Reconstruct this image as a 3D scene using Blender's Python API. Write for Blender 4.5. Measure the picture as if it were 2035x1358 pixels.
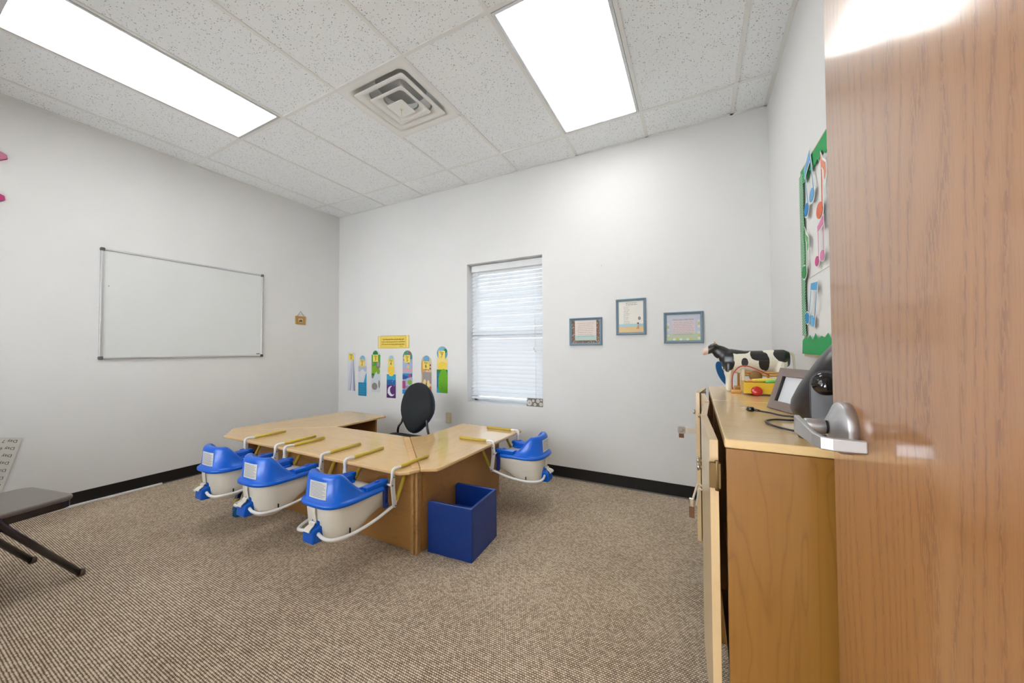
import bpy, bmesh, math, random
from mathutils import Vector, Matrix, noise
random.seed(7)
PI = math.pi
for o in list(bpy.data.objects): bpy.data.objects.remove(o)
S = bpy.context.scene
COL = S.collection

# ------------------------------------------------------------------ camera
YAW, PITCH, ROLL, FPX, HCAM = .4794, .0219, -.0046, 704.8, 1.1904
cam = bpy.data.cameras.new('camera'); camo = bpy.data.objects.new('camera', cam); COL.objects.link(camo)
cam.sensor_width = 36; cam.lens = FPX / 2035 * 36; cam.clip_start = .01; cam.clip_end = 200
cyw, syw = math.cos(YAW), math.sin(YAW); cp, sp = math.cos(PITCH), math.sin(PITCH)
right = Vector((cyw, syw, 0)); fwd = Vector((-syw, cyw, 0)); up = Vector((0, 0, 1))
f2 = fwd * cp + up * sp; u2 = up * cp - fwd * sp
r3 = right * math.cos(ROLL) + u2 * math.sin(ROLL); u3 = u2 * math.cos(ROLL) - right * math.sin(ROLL)
M = Matrix((r3, u3, -f2)).transposed().to_4x4(); M.translation = Vector((0, 0, HCAM))
camo.matrix_world = M
S.camera = camo

# ------------------------------------------------------------------ world, exposure
S.view_settings.view_transform = 'Standard'
S.view_settings.look = 'None'
S.view_settings.exposure = 0.45
S.view_settings.gamma = 1
S.view_settings.use_curve_mapping = False
W = bpy.data.worlds.new('world'); S.world = W; W.use_nodes = True
wn = W.node_tree; wn.nodes.clear()
wo = wn.nodes.new('ShaderNodeOutputWorld'); wb = wn.nodes.new('ShaderNodeBackground')
wb.inputs[0].default_value = (.90, .95, 1.0, 1); wb.inputs[1].default_value = 12.5
wn.links.new(wb.outputs[0], wo.inputs[0])
LAMP = 5.8          # radiance of the troffer diffusers

# ------------------------------------------------------------------ materials
def lin(c):
    return tuple(((v / 255) / 12.92 if v / 255 <= .04045 else ((v / 255 + .055) / 1.055) ** 2.4) for v in c) + (1,)
MATS = {}
def mat(name, rgb, rough=.5, metal=0, spec=.5, coat=0, trans=0, emit=0):
    m = bpy.data.materials.new(name); m.use_nodes = True
    b = m.node_tree.nodes['Principled BSDF']
    b.inputs['Base Color'].default_value = lin(rgb)
    b.inputs['Roughness'].default_value = rough; b.inputs['Metallic'].default_value = metal
    b.inputs['Specular IOR Level'].default_value = spec
    b.inputs['Coat Weight'].default_value = coat; b.inputs['Coat Roughness'].default_value = .12
    b.inputs['Transmission Weight'].default_value = trans
    if emit:
        b.inputs['Emission Color'].default_value = lin(rgb); b.inputs['Emission Strength'].default_value = emit
    MATS[name] = m
    return m
class NT:
    def __init__(s, m): s.t = m.node_tree; s.b = s.t.nodes['Principled BSDF']
    def n(s, typ, **kw):
        x = s.t.nodes.new(typ)
        for k, v in kw.items():
            if k.startswith('i_'):
                x.inputs[k[2:]].default_value = v
            else: setattr(x, k, v)
        return x
    def l(s, a, b): s.t.links.new(a, b)
    def math(s, op, a, b=None, c=None, clamp=False):
        x = s.t.nodes.new('ShaderNodeMath'); x.operation = op; x.use_clamp = clamp
        for i, v in enumerate((a, b, c)):
            if v is None: continue
            if isinstance(v, (int, float)): x.inputs[i].default_value = v
            else: s.l(v, x.inputs[i])
        return x.outputs[0]
    def coord(s, scale=(1, 1, 1), rot=(0, 0, 0)):
        tc = s.n('ShaderNodeTexCoord'); mp = s.n('ShaderNodeMapping')
        mp.inputs['Scale'].default_value = scale; mp.inputs['Rotation'].default_value = rot
        s.l(tc.outputs['Object'], mp.inputs['Vector']); return mp.outputs[0]
    def noise(s, vec, scale, detail=4, rough=.5, dist=0):
        x = s.n('ShaderNodeTexNoise'); s.l(vec, x.inputs['Vector']); x.inputs['Scale'].default_value = scale
        x.inputs['Detail'].default_value = detail; x.inputs['Roughness'].default_value = rough; x.inputs['Distortion'].default_value = dist
        return x.outputs[0]
    def ramp(s, fac, stops):
        x = s.n('ShaderNodeValToRGB'); s.l(fac, x.inputs[0]); e = x.color_ramp.elements
        e[0].position, e[0].color = stops[0][0], lin(stops[0][1]); e[1].position, e[1].color = stops[-1][0], lin(stops[-1][1])
        for p, c in stops[1:-1]:
            q = e.new(p); q.color = lin(c)
        return x.outputs[0]
    def mix(s, fac, a, b, mode='MIX'):
        x = s.n('ShaderNodeMix', data_type='RGBA', blend_type=mode)
        if isinstance(fac, (int, float)): x.inputs[0].default_value = fac
        else: s.l(fac, x.inputs[0])
        for v, i in ((a, 6), (b, 7)):
            if isinstance(v, tuple): x.inputs[i].default_value = lin(v)
            else: s.l(v, x.inputs[i])
        return x.outputs[2]
    def color(s, c): s.l(c, s.b.inputs['Base Color'])
    def bump(s, h, strength=.2, dist=.002):
        x = s.n('ShaderNodeBump'); x.inputs['Strength'].default_value = strength; x.inputs['Distance'].default_value = dist
        s.l(h, x.inputs['Height']); s.l(x.outputs[0], s.b.inputs['Normal'])

def wall_mat():
    m = mat('painted_wall', (232, 232, 231), .6, spec=.35); t = NT(m); v = t.coord()
    t.bump(t.noise(v, 160, 3), .12, .002)
    sm = t.noise(v, 1.3, 3)
    t.color(t.ramp(sm, [(.3, (230, 230, 229)), (.7, (234, 234, 233))])); return m
def ceil_mat():
    m = mat('ceiling_tile', (232, 232, 229), .9, spec=.1); t = NT(m)
    v = t.coord((1, 1, 1)); n1 = t.noise(v, 60, 2)
    vv = t.n('ShaderNodeTexVoronoi'); vv.feature = 'F1'; vv.inputs['Scale'].default_value = 105; vv.inputs['Randomness'].default_value = 1
    wv = t.n('ShaderNodeVectorMath', operation='ADD'); ns = t.n('ShaderNodeTexNoise'); ns.inputs['Scale'].default_value = 220
    t.l(v, ns.inputs['Vector']); sc = t.n('ShaderNodeVectorMath', operation='SCALE'); sc.inputs['Scale'].default_value = .009
    t.l(ns.outputs['Color'], sc.inputs[0]); t.l(v, wv.inputs[0]); t.l(sc.outputs[0], wv.inputs[1]); t.l(wv.outputs[0], vv.inputs['Vector'])
    sepc = t.n('ShaderNodeSeparateColor'); t.l(vv.outputs['Color'], sepc.inputs[0])
    thr = t.math('MULTIPLY', t.math('SUBTRACT', sepc.outputs[0], .22), .42)
    pit = t.math('LESS_THAN', vv.outputs['Distance'], thr)
    fine = t.math('MULTIPLY', t.math('GREATER_THAN', t.noise(v, 420, 2), .60), .10)
    t.color(t.mix(t.math('MAXIMUM', t.math('MULTIPLY', pit, .80), fine), (247, 250, 252), (92, 90, 86)))
    t.bump(t.math('SUBTRACT', n1, pit), .25, .002); return m
def carpet_mat():
    m = mat('loop_carpet', (150, 135, 118), .95, spec=.1); t = NT(m); v = t.coord()
    sx = t.n('ShaderNodeSeparateXYZ'); t.l(v, sx.inputs[0])
    wob = t.math('MULTIPLY', t.math('SUBTRACT', t.noise(v, 90, 2), .5), .0035)
    y = t.math('DIVIDE', t.math('ADD', sx.outputs[1], wob), .0088)
    row = t.math('FLOOR', y)
    x = t.math('ADD', t.math('DIVIDE', t.math('ADD', sx.outputs[0], wob), .0100), t.math('MULTIPLY', t.math('MODULO', row, 2), .5))
    fx = t.math('SUBTRACT', t.math('FRACT', x), .5); fy = t.math('SUBTRACT', t.math('FRACT', y), .5)
    d = t.math('SQRT', t.math('ADD', t.math('MULTIPLY', t.math('MULTIPLY', fx, fx), .75), t.math('MULTIPLY', t.math('MULTIPLY', fy, fy), 1.5)))
    h = t.math('SUBTRACT', 1, t.math('MULTIPLY', d, 1.7), clamp=True)
    fl = t.math('FLOOR', x); cb = t.n('ShaderNodeCombineXYZ'); t.l(fl, cb.inputs[0]); t.l(row, cb.inputs[1])
    wn_ = t.n('ShaderNodeTexWhiteNoise'); wn_.noise_dimensions = '2D'; t.l(cb.outputs[0], wn_.inputs['Vector'])
    h2 = t.math('ADD', h, t.math('MULTIPLY', t.math('SUBTRACT', wn_.outputs[0], .5), .30))
    big = t.noise(v, 2.2, 3); h3 = t.math('ADD', h2, t.math('MULTIPLY', t.math('SUBTRACT', big, .5), .25))
    t.color(t.ramp(h3, [(.05, (112, 94, 74)), (.40, (200, 180, 155)), (.70, (236, 220, 198)), (1.0, (244, 234, 218))]))
    t.bump(h2, .5, .003); return m
def wood_mat(name, c_lo, c_hi, c_line, axis=2, rough=.35, coat=.15, scale=1.0, line=.35, fine=.25):
    m = mat(name, c_hi, rough, coat=coat); t = NT(m)
    sc = [7 * scale] * 3; sc[axis] = .9 * scale; v = t.coord(tuple(sc))
    n1 = t.noise(v, 1.3, 3, .5, .6)
    w = t.math('FRACT', t.math('MULTIPLY', n1, 9)); band = t.math('PINGPONG', w, .5)
    line_ = t.math('MULTIPLY', t.math('POWER', t.math('SUBTRACT', 1, t.math('MULTIPLY', band, 2), clamp=True), 6), line)
    sc2 = [140 * scale] * 3; sc2[axis] = 5 * scale; v2 = t.coord(tuple(sc2)); n2 = t.noise(v2, 1, 2)
    base = t.mix(t.noise(t.coord(tuple(q * .6 for q in sc)), 1.0, 2), c_lo, c_hi)
    c = t.mix(line_, base, c_line)
    c = t.mix(t.math('MULTIPLY', t.math('SUBTRACT', n2, .42, clamp=True), fine * 4, clamp=True), c, c_line)
    t.color(c); return m
def oak_mat():
    m = mat('oak_veneer', (176, 122, 82), .34, coat=1.0); t = NT(m)
    sep0 = t.n('ShaderNodeSeparateXYZ'); t.l(t.coord(), sep0.inputs[0])
    # cathedral grain: contour lines of a long parabola warped by noise
    yy = t.math('SUBTRACT', sep0.outputs[1], -.27)
    warp = t.math('MULTIPLY', t.math('SUBTRACT', t.noise(t.coord((3, 5, .7)), 1.6, 3), .5), .10)
    field = t.math('ADD', t.math('MULTIPLY', t.math('ABSOLUTE', t.math('ADD', yy, warp)), 40),
                   t.math('MULTIPLY', t.noise(t.coord((2, 6, .8)), 1.1, 2), 7))
    saw = t.math('FRACT', field)
    lines = t.math('POWER', t.math('SUBTRACT', 1, t.math('ABSOLUTE', t.math('SUBTRACT', t.math('MULTIPLY', saw, 2), 1))), 2.2)
    pores = t.noise(t.coord((260, 300, 40)), 1, 2)
    dash = t.math('GREATER_THAN', pores, .50)
    fac = t.math('MULTIPLY', t.math('MULTIPLY', lines, t.math('ADD', t.math('MULTIPLY', dash, .75), .25)), .68)
    fine = t.math('MULTIPLY', t.math('GREATER_THAN', t.noise(t.coord((300, 700, 18)), 1, 2), .60), .22)
    base = t.mix(t.noise(t.coord((3, 6, .5)), 1, 2), (160, 108, 60), (182, 128, 76))
    t.color(t.mix(t.math('MAXIMUM', fac, fine), base, (124, 74, 40)))
    t.bump(t.math('SUBTRACT', 0, fac), .08, .001); return m

m_wall = wall_mat(); m_ceil = ceil_mat(); m_carpet = carpet_mat(); m_oak = oak_mat()
m_grid = mat('ceiling_grid_white', (236, 236, 234), .5)
m_base = mat('black_cove_base', (10, 10, 11), .45)
m_seam = mat('grey_carpet_edge', (112, 112, 110), .6)
m_birch = wood_mat('birch_top', (220, 180, 122), (231, 196, 142), (194, 146, 90), axis=0, rough=.22, coat=.4, line=.22, fine=.12)
m_birch_y = wood_mat('birch_top_wing', (220, 180, 122), (231, 196, 142), (194, 146, 90), axis=1, rough=.22, coat=.4, line=.22, fine=.12)
m_panel = wood_mat('birch_panel_shaded', (166, 116, 62), (184, 136, 78), (138, 88, 42), axis=0, rough=.35, coat=.2, scale=.7, line=.3, fine=.1)  # same birch as the top; shading of the upright panels put into the colour
m_ply = wood_mat('plywood_edge', (168, 122, 70), (214, 174, 118), (98, 62, 32), axis=2, rough=.6, coat=0, scale=4, line=.6)
m_patch = wood_mat('pine_strip', (222, 178, 122), (230, 190, 136), (196, 142, 86), axis=1, rough=.4, line=.4)
m_maple = wood_mat('maple_side_shaded', (142, 96, 38), (164, 116, 50), (110, 68, 24), axis=2, rough=.3, coat=.3, scale=.75, line=.35, fine=.1)  # darkened against the tops: shade of the camera-facing sides is in the colour
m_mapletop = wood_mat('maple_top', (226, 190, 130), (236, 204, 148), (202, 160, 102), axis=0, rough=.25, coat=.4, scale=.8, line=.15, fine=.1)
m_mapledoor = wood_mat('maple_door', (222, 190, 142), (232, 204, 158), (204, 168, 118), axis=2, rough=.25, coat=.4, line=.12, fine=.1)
m_inner = mat('cabinet_interior', (120, 86, 50), .6)
m_blue = mat('blue_plastic', (0, 98, 214), .28, spec=.4, coat=.08)
m_bluepaint = mat('blue_painted_wood', (0, 52, 132), .4, coat=.15)
m_navy = mat('navy_plastic', (14, 44, 122), .35)
m_cream = mat('cream_plastic', (232, 226, 212), .35)
m_whitemetal = mat('white_enamel_tube', (238, 238, 236), .25, coat=.3)
m_yellow = mat('yellow_vinyl_grip', (206, 180, 62), .4)
m_strap = mat('cream_webbing', (236, 232, 218), .7)
m_label = mat('label_paper', (228, 228, 226), .5)
m_print = mat('label_print', (120, 120, 124), .6)
m_dark = mat('dark_slot', (20, 18, 16), .6)
m_steel = mat('brushed_steel', (190, 190, 192), .42, metal=.85)
m_nickel = mat('polished_nickel', (190, 186, 178), .2, metal=1)
m_brass = mat('aged_brass', (120, 98, 64), .4, metal=.8)
m_brown = mat('brown_foam', (118, 82, 54), .7)
m_black = mat('black_plastic', (44, 41, 44), .33)
m_gloss = mat('gloss_black', (14, 14, 16), .08, coat=.6)
m_blackfab = mat('charcoal_fabric', (44, 47, 50), .85, spec=.2); _t = NT(m_blackfab); _t.bump(_t.noise(_t.coord(), 420, 2), .5, .002)
m_blacktube = mat('black_enamel_tube', (32, 32, 35), .35)
m_tan = mat('brown_enamel_steel', (104, 92, 86), .30, coat=.35)
m_darktube = mat('dark_brown_tube', (40, 28, 30), .25, coat=.4)
m_foot = mat('rubber_foot', (96, 84, 70), .7)
m_board = mat('whiteboard_surface', (226, 229, 228), .16, coat=.4)
m_alu = mat('satin_aluminium', (204, 205, 206), .3, metal=.7)
m_grey = mat('dark_grey_plastic', (84, 86, 88), .5)
m_frameblue = mat('slate_blue_frame', (122, 146, 162), .45)
m_taupe = mat('taupe_plastic', (132, 116, 110), .4)
m_screen = mat('pale_screen', (222, 224, 228), .2)
m_ivory = mat('ivory_plastic', (222, 214, 186), .4)
m_blind = mat('white_vinyl_slat', (240, 242, 244), .4); 
m_white = mat('white_paper', (240, 239, 236), .7)
m_cork = mat('oak_board_frame', (214, 188, 150), .5)
m_green = mat('green_card_border', (12, 160, 84), .6)
m_greenst = mat('green_corrugated_border', (16, 132, 70), .6)
_t = NT(m_greenst); _s = _t.n('ShaderNodeSeparateXYZ'); _t.l(_t.coord(), _s.inputs[0])
_f = _t.math('GREATER_THAN', _t.math('FRACT', _t.math('MULTIPLY', _t.math('ADD', _s.outputs[2], _t.math('MULTIPLY', _s.outputs[1], .35)), 78)), .62)
_t.color(_t.mix(_f, (12, 138, 74), (196, 226, 204)))
m_vent = mat('vent_enamel', (240, 240, 237), .45)
m_black_hole = mat('duct_black', (26, 25, 24), .9)
m_glass = mat('window_glass', (255, 255, 255), .02, trans=1)
m_glass_tint = mat('dimming_window_glass', (108, 114, 120), .02, trans=1)  # tint added to dim the daylight reaching the blind
m_winframe = mat('vinyl_window_frame', (225, 228, 230), .5)
m_red = mat('red_paint', (206, 36, 28), .3, coat=.3); m_yellowpaint = mat('yellow_paint', (238, 196, 56), .35, coat=.2)
m_orange = mat('light_wood_toy', (226, 172, 96), .5); m_redcord = mat('red_cord', (196, 70, 52), .6)
m_pink = mat('magenta_rim', (176, 48, 110), .35, coat=.3)
m_ink = mat('black_ink', (24, 24, 26), .6)
m_gold = mat('ochre_frame', (186, 144, 74), .5)
m_jamb = mat('painted_jamb', (200, 198, 192), .45)
def flat(name, rgb, rough=.6):
    return MATS.get(name) or mat(name, rgb, rough)

# troffer diffuser: prismatic lens lit by two tubes (slightly dimmer in the middle)
m_diff = bpy.data.materials.new('lit_prismatic_lens'); m_diff.use_nodes = True
_n = m_diff.node_tree; _n.nodes.clear(); _o = _n.nodes.new('ShaderNodeOutputMaterial'); _e = _n.nodes.new('ShaderNodeEmission')
_tc = _n.nodes.new('ShaderNodeTexCoord'); _sx = _n.nodes.new('ShaderNodeSeparateXYZ'); _n.links.new(_tc.outputs['Object'], _sx.inputs[0])
_a = _n.nodes.new('ShaderNodeMath'); _a.operation = 'ABSOLUTE'; _n.links.new(_sx.outputs[0], _a.inputs[0])
_r = _n.nodes.new('ShaderNodeValToRGB'); _n.links.new(_a.outputs[0], _r.inputs[0])
_r.color_ramp.elements[0].position = .0; _r.color_ramp.elements[0].color = (.13, .13, .13, 1)
_r.color_ramp.elements[1].position = .075; _r.color_ramp.elements[1].color = (1, 1, 1, 1)
_m = _n.nodes.new('ShaderNodeMath'); _m.operation = 'MULTIPLY'; _m.inputs[1].default_value = LAMP
_n.links.new(_r.outputs[0], _m.inputs[0]); _n.links.new(_m.outputs[0], _e.inputs[1]); _e.inputs[0].default_value = (1, .985, .96, 1)
_n.links.new(_e.outputs[0], _o.inputs[0])

# ------------------------------------------------------------------ mesh builder
class MB:
    def __init__(s): s.v = []; s.f = []; s.mi = []; s.sm = []; s.mats = []
    def idx(s, m):
        if m not in s.mats: s.mats.append(m)
        return s.mats.index(m)
    def add(s, vs, fs, m=None, smooth=False, T=None):
        k = len(s.v); mi = s.idx(m) if m else 0
        s.v += [(T @ Vector(p)) if T else Vector(p) for p in vs]
        for f in fs: s.f.append([i + k for i in f]); s.mi.append(mi); s.sm.append(smooth)
        return s
    def box(s, a, b, m=None, T=None):
        (x0, y0, z0), (x1, y1, z1) = a, b
        vs = [(x0, y0, z0), (x1, y0, z0), (x1, y1, z0), (x0, y1, z0), (x0, y0, z1), (x1, y0, z1), (x1, y1, z1), (x0, y1, z1)]
        return s.add(vs, [(0, 3, 2, 1), (4, 5, 6, 7), (0, 1, 5, 4), (1, 2, 6, 5), (2, 3, 7, 6), (3, 0, 4, 7)], m, False, T)
    def prism(s, poly, z0, z1, m=None, T=None, smooth=False):
        n = len(poly); vs = [(x, y, z0) for x, y in poly] + [(x, y, z1) for x, y in poly]
        fs = [tuple(range(n))[::-1], tuple(range(n, 2 * n))] + [(i, (i + 1) % n, n + (i + 1) % n, n + i) for i in range(n)]
        return s.add(vs, fs, m, smooth, T)
    def loft(s, rings, m=None, closed=True, caps=True, smooth=True, T=None, loop=False):
        n = len(rings[0]); vs = [p for r in rings for p in r]; fs = []
        R_ = len(rings)
        for i in range(R_ if loop else R_ - 1):
            a = i * n; b = ((i + 1) % R_) * n
            for j in range(n if closed else n - 1):
                fs.append((a + j, a + (j + 1) % n, b + (j + 1) % n, b + j))
        if caps and closed and not loop: fs += [tuple(range(n))[::-1], tuple(range((R_ - 1) * n, R_ * n))]
        return s.add(vs, fs, m, smooth, T)
    def tube(s, pts, r, m=None, n=10, T=None, r1=None, caps=True):
        pts = [Vector(p) for p in pts]; rings = []; pv = None
        for i, p in enumerate(pts):
            d = (pts[min(i + 1, len(pts) - 1)] - pts[max(i - 1, 0)]).normalized()
            if pv is None: pv = d.orthogonal().normalized()
            pv = (pv - d * pv.dot(d)).normalized(); w = d.cross(pv)
            rr = r if r1 is None else r + (r1 - r) * i / (len(pts) - 1)
            rings.append([p + (pv * math.cos(2 * PI * k / n) + w * math.sin(2 * PI * k / n)) * rr for k in range(n)])
        return s.loft(rings, m, True, caps, True, T)
    def lathe(s, prof, m=None, n=28, T=None):
        rings = [[(r * math.cos(2 * PI * k / n), r * math.sin(2 * PI * k / n), z) for k in range(n)] for r, z in prof]
        return s.loft(rings, m, True, True, True, T)
    def text(s, body, size, m, T, align='CENTER', extrude=0.0002):
        c = bpy.data.curves.new('t', 'FONT'); c.body = body; c.size = size; c.align_x = align; c.align_y = 'CENTER'; c.extrude = extrude
        c.resolution_u = 3
        o = bpy.data.objects.new('t', c); COL.objects.link(o); bpy.context.view_layer.update()
        me = bpy.data.meshes.new_from_object(o.evaluated_get(bpy.context.evaluated_depsgraph_get()))
        s.add([v.co[:] for v in me.vertices], [tuple(p.vertices) for p in me.polygons], m, False, T)
        bpy.data.objects.remove(o); bpy.data.meshes.remove(me); return s
    def build(s, name, m=None, parent=None, bevel=0, seg=2, sub=0, loc=None, smooth_angle=None):
        me = bpy.data.meshes.new(name); me.from_pydata([tuple(v) for v in s.v], [], s.f)
        ms = s.mats if s.mats else [m]
        if m and s.mats and m not in s.mats: pass
        for x in ms: me.materials.append(x)
        for p, mi, sm in zip(me.polygons, s.mi, s.sm): p.material_index = mi; p.use_smooth = sm
        b = bmesh.new(); b.from_mesh(me); bmesh.ops.recalc_face_normals(b, faces=b.faces); b.to_mesh(me); b.free()
        o = bpy.data.objects.new(name, me); COL.objects.link(o)
        if parent: o.parent = parent
        if loc: o.location = loc
        if bevel:
            md = o.modifiers.new('bevel', 'BEVEL'); md.width = bevel; md.segments = seg; md.limit_method = 'ANGLE'; md.angle_limit = .7
            md.harden_normals = False
        if sub:
            md = o.modifiers.new('sub', 'SUBSURF'); md.levels = sub; md.render_levels = sub
        return o
def thing(name, label, cat, loc=(0, 0, 0), rz=0, group=None):
    o = bpy.data.objects.new(name, None); COL.objects.link(o); o.location = loc; o.rotation_euler = (0, 0, rz)
    o.empty_display_size = .05
    return tag(o, label, cat, group)
def tag(o, label, cat, group=None, kind=None):
    o['label'] = label; o['category'] = cat
    if group: o['group'] = group
    if kind: o['kind'] = kind
    return o
def struct(o): o['kind'] = 'structure'; return o
def copy_tree(o, parent=None):
    c = o.copy(); COL.objects.link(c); c.parent = parent
    for ch in list(o.children): copy_tree(ch, c)
    return c
def rot_to(d, upv=(0, 0, 1)):
    z = Vector(d).normalized(); x = Vector(upv).cross(z)
    if x.length < 1e-4: x = Vector((1, 0, 0))
    x.normalize(); y = z.cross(x)
    return Matrix((x, y, z)).transposed().to_4x4()
def arc(cx, cy, r, a0, a1, n, ry=None):
    ry = r if ry is None else ry
    return [(cx + r * math.cos(a0 + (a1 - a0) * i / n), cy + ry * math.sin(a0 + (a1 - a0) * i / n)) for i in range(n + 1)]
def rrect(x0, y0, x1, y1, r, n=4):
    return arc(x1 - r, y0 + r, r, -PI / 2, 0, n) + arc(x1 - r, y1 - r, r, 0, PI / 2, n) + arc(x0 + r, y1 - r, r, PI / 2, PI, n) + arc(x0 + r, y0 + r, r, PI, 1.5 * PI, n)
def spline(pts, n=8):
    pts = [Vector(p) for p in pts]; out = []
    P = [pts[0] * 2 - pts[1]] + pts + [pts[-1] * 2 - pts[-2]]
    for i in range(1, len(P) - 2):
        for k in range(n):
            t = k / n; a, b, c, d = P[i - 1], P[i], P[i + 1], P[i + 2]
            out.append(.5 * ((2 * b) + (c - a) * t + (2 * a - 5 * b + 4 * c - d) * t * t + (3 * b - a - 3 * c + d) * t ** 3))
    out.append(pts[-1]); return out

# ------------------------------------------------------------------ room
XL, XR, YB, YF, ZC = -4.263, .487, 3.1545, -.12, 2.9745
WX0, WX1, WZ0, WZ1 = -2.183, -1.310, .629, 2.105     # window opening
struct(MB().box((XL - .15, -2.3, -.05), (XR + .9, YB + .3, 0)).build('floor', m_carpet))
struct(MB().box((XL - .12, YF, 0), (XL, YB + .3, ZC + .3)).build('wall_left', m_wall))
struct(MB().box((XR, YF, 0), (XR + .12, YB + .3, ZC + .3)).build('wall_right', m_wall))
mb = MB()      # back wall with its window recess, 0.2 m thick
for a, b in (((XL, 0), (WX0, ZC + .3)), ((WX1, 0), (XR, ZC + .3)), ((WX0, 0), (WX1, WZ0)), ((WX0, WZ1), (WX1, ZC + .3))):
    mb.box((a[0], YB, a[1]), (b[0], YB + .22, b[1]))
struct(mb.build('wall_back', m_wall))
DX0, DX1, DZ = -.66, .285, 2.12
mb = MB()
for a, b in (((XL, 0), (-3.95, ZC + .3)), ((-3.95, 0), (-1.0, .75)), ((-3.95, 2.35), (-1.0, ZC + .3)), ((-1.0, 0), (DX0, ZC + .3)), ((DX1, 0), (XR, ZC + .3)), ((DX0, DZ), (DX1, ZC + .3))):
    mb.box((a[0], YF - .14, a[1]), (b[0], YF, b[1]))
struct(mb.build('wall_front', m_wall))
# corridor outside the open doorway (behind the camera)
CL_, CR_ = -4.3, 1.4
struct(MB().box((CL_ - .1, -2.2, 0), (CL_, YF - .14, 2.7)).box((CR_, -2.2, 0), (CR_ + .1, YF - .14, 2.7)).box((CL_, -2.3, 0), (-.9, -2.2, .20)).box((CL_, -2.3, 2.60), (-.9, -2.2, 2.7)).box((-.9, -2.3, 0), (CR_, -2.2, 2.7)).build('wall_corridor', m_wall))
struct(MB().box((CL_, -2.3, 2.7), (CR_, YF - .14, 2.8)).build('ceiling_corridor', m_wall))
mb = MB()
for x in (-3.93, -2.5, -1.05): mb.box((x - .025, YF - .10, .75), (x + .025, YF - .04, 2.35))
mb.box((-3.95, YF - .10, .75), (-1.0, YF - .04, .80)).box((-3.95, YF - .10, 2.30), (-1.0, YF - .04, 2.35))
ow = struct(mb.build('added_window_front', m_jamb, bevel=.002))  # unseen front window, added to let fill daylight onto the ceiling
MB().box((-3.93, YF - .072, .79), (-1.02, YF - .068, 2.31)).build('window_pane', m_glass, ow)
mb = MB()
for k in range(4): mb.box((CL_ + .02 + k * 1.10, -2.28, .2), (CL_ + .08 + k * 1.10, -2.22, 2.6))
wg = struct(mb.build('added_window_corridor', m_alu, bevel=.002))  # added corridor glazing, out of view, lets sky light in as fill
MB().box((CL_ + .03, -2.252, .2), (-.93, -2.248, 2.6)).build('window_pane', m_glass, wg)
hl = thing('ceiling_light', 'added fill light in the unseen corridor ceiling behind the doorway', 'ceiling light', (-.4, -1.2, 2.70))  # added lamp, out of view, brightens the room from behind the camera
MB().box((-.31, -.61, -.02), (.31, .61, .02)).build('housing', m_grid, hl)
MB().box((-.28, -.58, -.024), (.28, .58, -.021)).build('diffuser', m_diff, hl)

GX = [-4.004 + .6096 * i for i in range(8)]; GY = [1.5733 + 1.2192 * k for k in (-1, 0, 1)]
L1 = (GX[1], GY[0], GX[2], GY[1]); L2 = (GX[5], GY[1], GX[6], GY[2]); VT = (GX[3], GY[1], GX[4], GY[1] + .6096)
# ceiling tiles: one slab with openings where fixtures and diffuser sit
xs = sorted({XL, XR, L1[0], L1[2], VT[0], VT[2], L2[0], L2[2]}); ys = sorted({YF, YB, L1[1], L1[3], VT[3], L2[3]})
mb = MB()
for i in range(len(xs) - 1):
    for j in range(len(ys) - 1):
        cx, cy = (xs[i] + xs[i + 1]) / 2, (ys[j] + ys[j + 1]) / 2
        if any(q[0] < cx < q[2] and q[1] < cy < q[3] for q in (L1, L2, VT)): continue
        mb.box((xs[i], ys[j], ZC + .004), (xs[i + 1], ys[j + 1], ZC + .02))
struct(mb.build('ceiling', m_ceil))
struct(MB().box((XL, YF, ZC + .28), (XR, YB, ZC + .3)).build('ceiling_deck', m_wall))
mb = MB(); w = .0115
for x in GX: mb.box((x - w, YF, ZC - .001), (x + w, YB, ZC + .006))
for y in GY: mb.box((XL, y - w, ZC - .0015), (XR, y + w, ZC + .006))
mb.box((VT[0], VT[3] - w, ZC - .001), (VT[2], VT[3] + w, ZC + .006))
struct(mb.build('trim_1', m_grid))
mb = MB(); a = .022
mb.box((XL, YF, ZC - .006), (XL + .003, YB, ZC + .004)).box((XL, YF, ZC - .001), (XL + a, YB, ZC + .003))
mb.box((XR - .003, YF, ZC - .006), (XR, YB, ZC + .004)).box((XR - a, YF, ZC - .001), (XR, YB, ZC + .003))
mb.box((XL, YB - .003, ZC - .006), (XR, YB, ZC + .004)).box((XL, YB - a, ZC - .001), (XR, YB, ZC + .003))
struct(mb.build('trim_2', m_grid))
HB = .1035
def cove(name, mbx): return struct(mbx.build(name, m_base, bevel=.002))
cove('baseboard_left', MB().box((XL, YF, 0), (XL + .006, YB, HB)))
cove('baseboard_back', MB().box((XL, YB - .006, 0), (XR, YB, HB)))
cove('baseboard_right', MB().box((XR - .006, YF, 0), (XR, YB, HB)))
struct(MB().box((XL + .006, 1.39, 0), (XL + .014, YB - .006, .007)).box((XL + .006, YB - .016, 0), (XR - .006, YB - .006, .008)).build('trim_3', m_seam))
# door frame
mb = MB()
for x in (DX0, DX1): mb.box((x - .02, YF - .16, 0), (x + .02, YF + .014, DZ + .02))
mb.box((DX0 - .02, YF - .16, DZ), (DX1 + .02, YF + .014, DZ + .04))
struct(mb.build('trim_4', m_jamb, bevel=.002))

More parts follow.
